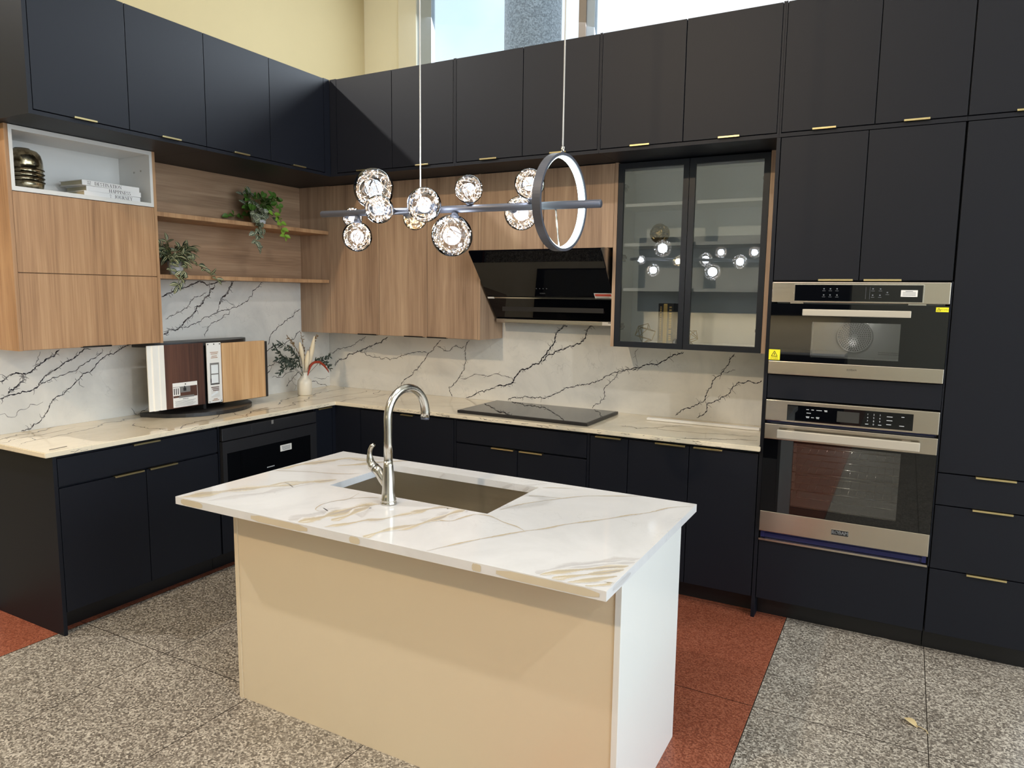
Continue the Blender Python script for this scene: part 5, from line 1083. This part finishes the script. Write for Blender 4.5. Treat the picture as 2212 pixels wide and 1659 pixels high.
# ------------------------------------------------------------------ things in the glass cabinet
mb = MB(); c = Vector((2.775, -0.185, 2.038))
mb.sphere(c, 0.047, 20, 14); rng = random.Random(9)
for k in range(9):
    n = Vector((rng.uniform(-1, 1), rng.uniform(-1, 1), rng.uniform(-1, 1))).normalized(); a = n.orthogonal().normalized(); b2 = n.cross(a); o_ = n * rng.uniform(-.022, .022)
    rr = math.sqrt(.047 ** 2 - o_.length ** 2)
    mb.tube([c + o_ + (a * math.cos(2 * PI * i / 24) + b2 * math.sin(2 * PI * i / 24)) * rr for i in range(25)], .0115, 8, cap=False)
tag(mb.build('knot_ornament', M_gold), 'antique gold knotted ball ornament on the third shelf of the glass cabinet', 'ornament')
def frame_ornament(c, r, tilt, label, seed):
    mb = MB(); c = Vector(c); phi = 1.618; P = []
    for s1 in (1, -1):
        for s2 in (1, -1): P += [Vector((0, s1, s2 * phi)), Vector((s1, s2 * phi, 0)), Vector((s2 * phi, 0, s1))]
    R = Matrix.Rotation(tilt, 3, 'Y') @ Matrix.Rotation(seed, 3, 'Z') @ Matrix.Rotation(.36, 3, 'X')
    P = [R @ p for p in P]; zmin = min(p.z for p in P); k = r / 1.9
    P = [c + Vector((p.x, p.y, p.z - zmin)) * k for p in P]
    for i in range(12):
        for j in range(i):
            if (P[i] - P[j]).length < 2.1 * k and (i * 7 + j * 3) % 5 < 4: mb.tube([P[i], P[j]], .0026, 6)
    tag(mb.build('wire_ornament', M_goldwire), label, 'ornament', 'geometric wire ornaments')
frame_ornament((2.712, -0.20, 1.387), 0.062, .3, 'gold wire geometric ornament left of the black books in the glass cabinet', .4)
frame_ornament((2.985, -0.20, 1.387), 0.052, .9, 'gold wire geometric ornament right of the black books in the glass cabinet', 1.2)
for u0, u1, mt, lb, tx in ((2.797, 2.827, M_bookblack, 'black book at the left of the three standing in the glass cabinet', 'THE BLACK BOX'), (2.8275, 2.851, M_goldfoil, 'gold-spined book between two black books in the glass cabinet', None), (2.8515, 2.888, M_bookblack, 'black book at the right of the three standing in the glass cabinet', None)):
    t = thing('book', lb, 'book', ((u0 + u1) / 2, -0.15, 1.385), 'books standing in the glass cabinet')
    z1 = 1.628 - (0.003 if mt is M_goldfoil else 0)
    mb = MB(); mb.box(u0, u0 + .002, -0.222, -0.06, 1.3845, z1); mb.box(u1 - .002, u1, -0.222, -0.06, 1.3845, z1); mb.box(u0, u1, -0.225, -0.2215, 1.3845, z1, bev=.001); mb.build('cover', mt, t)
    MB().box(u0 + .0022, u1 - .0022, -0.2212, -0.064, 1.388, z1 - .004).build('page_block', M_pages, t)
    if mt is M_bookblack:
        mb = MB(); rr = random.Random(u0); z = 1.61
        while z > 1.41:
            l = rr.uniform(.006, .011); mb.quad((u0 + .011, -0.2254, z - l), (u1 - .011, -0.2254, z - l), (u1 - .011, -0.2254, z), (u0 + .011, -0.2254, z)); z -= l + rr.choice((.003, .003, .009))
        mb.build('spine_title', M_goldfoil, t)

# ------------------------------------------------------------------ island
t = thing('kitchen_island', 'free-standing white kitchen island carrying the sink', 'kitchen island', (2.6, -2.1, 0))
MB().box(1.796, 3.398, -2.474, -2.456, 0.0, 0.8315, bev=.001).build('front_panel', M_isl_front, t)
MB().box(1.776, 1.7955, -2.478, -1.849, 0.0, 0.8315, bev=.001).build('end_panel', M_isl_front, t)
MB().box(3.3985, 3.418, -2.478, -1.849, 0.0, 0.8315, bev=.001).build('end_panel', M_isl_side, t)
MB().box(1.796, 3.398, -1.868, -1.85, 0.0, 0.60, bev=.001).build('back_panel', M_isl_side, t)
isl = MB(); HX0, HX1, HY0, HY1 = 2.006, 2.778, -2.171, -1.741; IX0, IX1, IY0, IY1, Z0, Z1 = 1.607, 3.42, -2.61, -1.641, 0.832, 0.862
bm = bmesh.new()
O = [(IX0, IY0), (IX1, IY0), (IX1, IY1), (IX0, IY1)]; I_ = [(HX0, HY0), (HX1, HY0), (HX1, HY1), (HX0, HY1)]
vv = {(k, z): [bm.verts.new((x, y, z)) for x, y in P] for k, P in (('o', O), ('i', I_)) for z in (Z0, Z1)}
for i in range(4):
    j = (i + 1) % 4
    bm.faces.new([vv['o', Z1][i], vv['o', Z1][j], vv['i', Z1][j], vv['i', Z1][i]]); bm.faces.new([vv['o', Z0][j], vv['o', Z0][i], vv['i', Z0][i], vv['i', Z0][j]])
    bm.faces.new([vv['o', Z0][i], vv['o', Z0][j], vv['o', Z1][j], vv['o', Z1][i]]); bm.faces.new([vv['i', Z0][j], vv['i', Z0][i], vv['i', Z1][i], vv['i', Z1][j]])
bmesh.ops.bevel(bm, geom=[e for e in bm.edges if e.calc_face_angle(0) > 1], offset=.0025, segments=2, affect='EDGES'); bm.verts.index_update()
isl.add([v.co[:] for v in bm.verts], [[v.index for v in f.verts] for f in bm.faces]); bm.free()
def cl_is(q):
    x, y = min(max(q[0], IX0 + .003), IX1 - .003), min(max(q[1], IY0 + .003), IY1 - .003); e = .003
    if HX0 - e < x < HX1 + e and HY0 - e < y < HY1 + e:
        o_ = min(((x - HX0 + e), 0), ((HX1 + e - x), 1), ((y - HY0 + e), 2), ((HY1 + e - y), 3))[1]
        if o_ == 0: x = HX0 - e
        elif o_ == 1: x = HX1 + e
        elif o_ == 2: y = HY0 - e
        else: y = HY1 + e
    return (x, y)
rng = random.Random(17)
for w, P in sorted(IS, key=lambda e: -abs(e[0]) - (50 if e[0] < 0 and abs(e[0]) > 15 else 0)):
    Q = jag(cr(P, 8), rng, 0.035 if abs(w) > 15 else 0.06, 1); n = len(Q); W = abs(w) * .001; k = rng.random() * 6
    thin = abs(w) < 15
    ws = [W * (1.3 if thin else 1.45) * min(1, (i + 2) / (n * .12), (n + 1 - i) / (n * .16)) * (0.75 + 0.35 * math.sin(i * .21 + k) + rng.uniform(-.06, .06)) for i in range(n)]
    ribbon(isl, Q, [max(.0025, q) for q in ws], lambda a, b, h: (a, b, Z1 + h), 3 if thin else (1 if w > 0 else 2), cl_is)
for x0, x1 in ((1.640, 1.765), (2.03, 2.31), (2.50, 2.545), (2.985, 3.017), (3.07, 3.40)):
    P = [(x0 + (x1 - x0) * i / 14, 0.847) for i in range(15)]
    ribbon(isl, P, [.0255 * min(1, .45 + i * .3, .45 + (14 - i) * .3) * rng.uniform(.82, 1.1) for i in range(15)], lambda a, b, h: (a, IY0 - h, b), 4, lambda q: (q[0], min(max(q[1], Z0 + .003), Z1 - .003)))
P = [(IY0 + .05 + .15 * i / 10, 0.847) for i in range(11)]
ribbon(isl, P, [.025 * min(1, .3 + i * .4, .3 + (10 - i) * .4) for i in range(11)], lambda a, b, h: (IX1 + h, a, b), 5, lambda q: (q[0], min(max(q[1], Z0 + .003), Z1 - .003)))
for x0, x1 in ((2.27, 2.30), (2.60, 2.65), (2.70, 2.73)):
    ribbon(isl, [(x0 + (x1 - x0) * i / 6, .834 + .026 * i / 6) for i in range(7)], [.012] * 7, lambda a, b, h: (a, HY1 - h, b), 2, lambda q: (q[0], min(max(q[1], Z0 + .002), Z1 - .003)))
tag(isl.build('island_worktop', [M_isl, M_isl_gold, M_isl_grey, M_isl_thin, M_isl_edge, M_isl_grey]), 'white marble island worktop with gold and grey veins and a sink cutout', 'worktop')
t = thing('sink', 'rectangular steel undermount sink in the island worktop', 'sink', (2.392, -1.956, 0.61))
a, b, c_, d_ = HX0 - .003, HX1 + .003, HY0 - .003, HY1 + .003
mb = MB(); mb.box(a - .003, a, c_ - .003, d_ + .003, .612, .8312); mb.box(b, b + .003, c_ - .003, d_ + .003, .612, .8312); mb.box(a, b, c_ - .003, c_, .612, .8312); mb.box(a, b, d_, d_ + .003, .612, .8312); mb.box(a - .003, b + .003, c_ - .003, d_ + .003, .608, .612)
mb.build('basin', M_steel_sink, t)
MB().lathe((2.392, -1.90, .6122), [(.045, 0), (.045, .003), (.036, .003), (.03, .001), (0, .001)], 28).build('drain', M_nickel, t)
t = thing('faucet', 'tall brushed nickel gooseneck faucet on the island worktop', 'faucet', (2.387, -2.257, 0.862))
fc = (2.387, -2.257, 0.8622)
MB().lathe(fc, [(.031, 0), (.0315, .006), (.0285, .010), (.0295, .014), (.0295, .019), (.0275, .023), (.0255, .05), (.0225, .10), (.0185, .15), (.0172, .17)], 36).build('base', M_nickel, t)
Q = [Vector((2.387, -2.257, 1.0325)), Vector((2.387, -2.257, 1.10)), Vector((2.387, -2.257, 1.16))]
dirv = Vector((0.14, 0.99, 0)).normalized(); R_ = 0.103
cz = Vector((2.387, -2.257, 1.195))
for i in range(0, 19):
    a = PI - (PI * 1.06) * i / 18
    Q.append(cz + dirv * (R_ + R_ * math.cos(a)) + Vector((0, 0, R_ * 1.05 * math.sin(a))))
rs = [.0168, .0165, .016] + [.0158] * 13 + [.0162, .0170, .0176, .0180, .0184, .0186]
MB().tube(Q, rs, 20).build('spout', M_nickel, t)
e = Q[-1]; dd = (Q[-1] - Q[-2]).normalized(); MB().tube([e + dd * .0005, e + dd * .010], [.0175, .0165], 16).build('spray_face', M_fixture, t)
MB().tube([(2.378, -2.257, .925), (2.362, -2.258, .955), (2.343, -2.26, .985), (2.325, -2.262, .997)], [.012, .0185, .0195, .019], 16).build('handle_hub', M_nickel, t)
MB().tube([(2.3255, -2.262, .997), (2.312, -2.262, 1.005), (2.303, -2.262, 1.022), (2.300, -2.262, 1.045), (2.302, -2.262, 1.065), (2.311, -2.262, 1.081), (2.322, -2.262, 1.088)], [.0195, .0185, .015, .0105, .0085, .0085, .0075], 16).build('handle', M_nickel, t)

# dry leaf on the floor
mb = MB(); leaf(mb, (4.196, -1.272, .006), (.045, -.045, .012), (0, 0, 1), .062, .034, 0, .25); mb.tube([(4.236, -1.314, .009), (4.258, -1.318, .006), (4.272, -1.325, .004), (4.276, -1.342, .003)], .0018, 5)
tag(mb.build('fallen_leaf', M_driedleaf), 'small dry curled leaf lying on the grey floor tiles at the right', 'leaf')

# ------------------------------------------------------------------ chandelier
RA, RB = Vector((1.985, -2.16, 1.983)), Vector((3.232, -2.262, 1.954))
rod_at = lambda x: RA.lerp(RB, (x - RA.x) / (RB.x - RA.x))
t = thing('globe_chandelier', 'linear hanging lamp of clear globes full of fairy lights on a dark rod', 'chandelier', (2.6, -2.21, 1.97))
MB().tube([RA, RB], 0.0128, 20).build('rod', M_fixture, t)
GL = [((2.098, -2.108, 1.970), .040, 0), ((2.183, -2.180, 1.887), .058, 0), ((2.260, -2.170, 2.067), .077, 0), ((2.382, -2.290, 1.972), .052, 0), ((2.411, -2.112, 1.955), .045, 1),
      ((2.590, -2.301, 1.976), .060, 0), ((2.665, -2.239, 1.873), .073, 0), ((2.729, -2.231, 2.030), .049, 0), ((2.898, -2.177, 1.952), .0585, 0), ((2.986, -2.270, 2.027), .049, 0)]
rng = random.Random(31)
for c, r, warm in GL:
    c = Vector(c); rp = rod_at(c.x); dv = (rp - c); gap = dv.length; dn = dv.normalized()
    if gap < r + .008:                       # keep the globe clear of the rod
        c = rp - dn * (r + .017); dv = rp - c; gap = dv.length
    g_ = MB().sphere(c, r, 40, 24).build('globe', M_globeglass, t)
    MB().tube([c + dn * (r - .004), rp - dn * .0120], [min(.016, r * .36), .0095], 14).build('globe_holder', M_fixture, t)
    wb, lb = MB(), MB(); ri = r * .90
    for k in range(int(7 + r * 80)):
        n = Vector((rng.gauss(0, 1), rng.gauss(0, 1), rng.gauss(0, 1))).normalized(); u = n.orthogonal().normalized(); v_ = n.cross(u)
        h = rng.uniform(-.75, .75) * ri; q = math.sqrt(max(1e-6, ri * ri - h * h)); a0_ = rng.uniform(0, 2 * PI); sp_ = rng.uniform(.6, 1.6) * PI; P = []
        f1, f2 = rng.uniform(.75, 1), rng.uniform(2, 4)
        for i in range(17):
            a = a0_ + sp_ * i / 16; rr = q * (f1 + (1 - f1) * math.sin(a * f2))
            P.append(c + n * h * (1 - .15 * math.sin(a)) + (u * math.cos(a) + v_ * math.sin(a)) * rr)
        wb.tube(P, .00075, 4)
        for i in (2, 6, 10, 14): lb.octa(P[i], .0014 if r < .05 else .0017)
    s_ = wb.build('wire_coil', M_copper, g_)
    tag(lb.build('led_beads', M_led_warm if warm else M_led, g_), kind='stuff')
    pl = bpy.data.lights.new('globe_light', 'POINT'); pl.energy = P_GLOBE * (r / .06) ** 2; pl.color = (1, .86, .6) if warm else (.82, .9, 1); pl.shadow_soft_size = r * .5
    po = bpy.data.objects.new('globe_light', pl); COL.objects.link(po); po.location = c
# ring lamp round the rod
axis = (RB - RA).normalized(); rc = Vector((3.072, -2.212, 1.970)); RR = 0.156; yv = Vector((0, 1, 0)) - axis * axis.y; yv.normalize(); zv = axis.cross(yv)
if zv.z < 0: zv = -zv
def ringband(r0, r1, w, n=96):
    mb = MB(); vs = []; fs = []
    for i in range(n):
        a = 2 * PI * i / n; d = yv * math.cos(a) + zv * math.sin(a)
        for rr, s in ((r1, -1), (r1, 1), (r0, 1), (r0, -1)): vs.append(rc + d * rr + axis * (w / 2 * s))
    for i in range(n):
        j = (i + 1) % n
        for k in range(4): l = (k + 1) % 4; fs.append((i * 4 + k, j * 4 + k, j * 4 + l, i * 4 + l))
    return mb.add(vs, fs)
rg = ringband(RR - .009, RR, .030).build('ring_frame', M_fixture, t)
ringband(RR - .0135, RR - .0092, .022).build('ring_diffuser', M_ringled, rg)
rp = rod_at(3.072)
MB().tube([rp + zv * -.0125, rc - zv * (RR - .0137)], .003, 8).build('ring_strut', M_nickel, rg)
for x, z0 in ((2.503, None), (3.076, 1)):
    b_ = (rc + zv * (RR + .001)) if z0 else rod_at(x) + ZA * .0127
    MB().tube([b_, b_ + ZA * .02], .006, 10).build('cable_grip', M_nickel, t)
    MB().tube([b_ + ZA * .0205, (b_.x, b_.y, 6.165)], .0026, 8).build('hanging_cable', M_cable, t)
MB().box(2.40, 3.18, -2.26, -2.14, 6.166, 6.199, bev=.004).build('ceiling_plate', M_cable, t)

# ------------------------------------------------------------------ track lamps and the display opposite (seen only as reflections)
def track(x, y, z, tgt, label):
    t = thing('track_lamp', label, 'lamp', (x, y, z), 'ceiling track lamps')
    d = (Vector(tgt) - Vector((x, y, z))).normalized(); c = Vector((x, y, z)) - d * .10
    MB().tube([c - d * .10, c + d * .075], [.05, .062], 20).build('lamp_head', M_fixture, t)
    MB().tube([c + d * .0755, c + d * .078], [.055, .055], 20).build('lamp_face', M_lamp, t)
    MB().tube([c + ZA * .05, (c.x, c.y, 6.12)], .012, 8).build('stem', M_fixture, t)
    MB().box(c.x - .6, c.x + .6, c.y - .02, c.y + .02, 6.121, 6.16).build('track', M_fixture, t)
track(-1.7, -4.0, 5.0, (1.6, -1.6, 1.2), 'track lamp high over the left aisle'); track(7.1, -4.0, 5.0, (2.6, -1.4, 1.2), 'track lamp high over the right aisle'); track(1.5, -6.6, 4.75, (1.9, -1.2, 0.9), 'track lamp high over the middle aisle')
t = thing('display_kitchen', 'dark display kitchen with a lit cream backsplash on the opposite side of the showroom', 'display', (2.0, -7.6, 0))
MB().box(0.2, 3.4, -8.0, -7.35, 0, 0.9).build('base_run', M_black, t)
MB().box(0.2, 3.4, -8.0, -7.33, 0.901, 0.93).build('counter', M_isl, t)
MB().box(0.2, 3.4, -8.0, -7.95, 0.931, 2.6).build('back_panel', M_ceramic, t)
MB().box(0.2, 3.4, -7.949, -7.6, 1.42, 2.6).build('wall_run', M_black, t)
area('undercabinet_strip', (1.8, -7.7, 1.40), (1.8, -7.85, 0.9), 3.0, 0.04, P_DISP, (1, .82, .5))
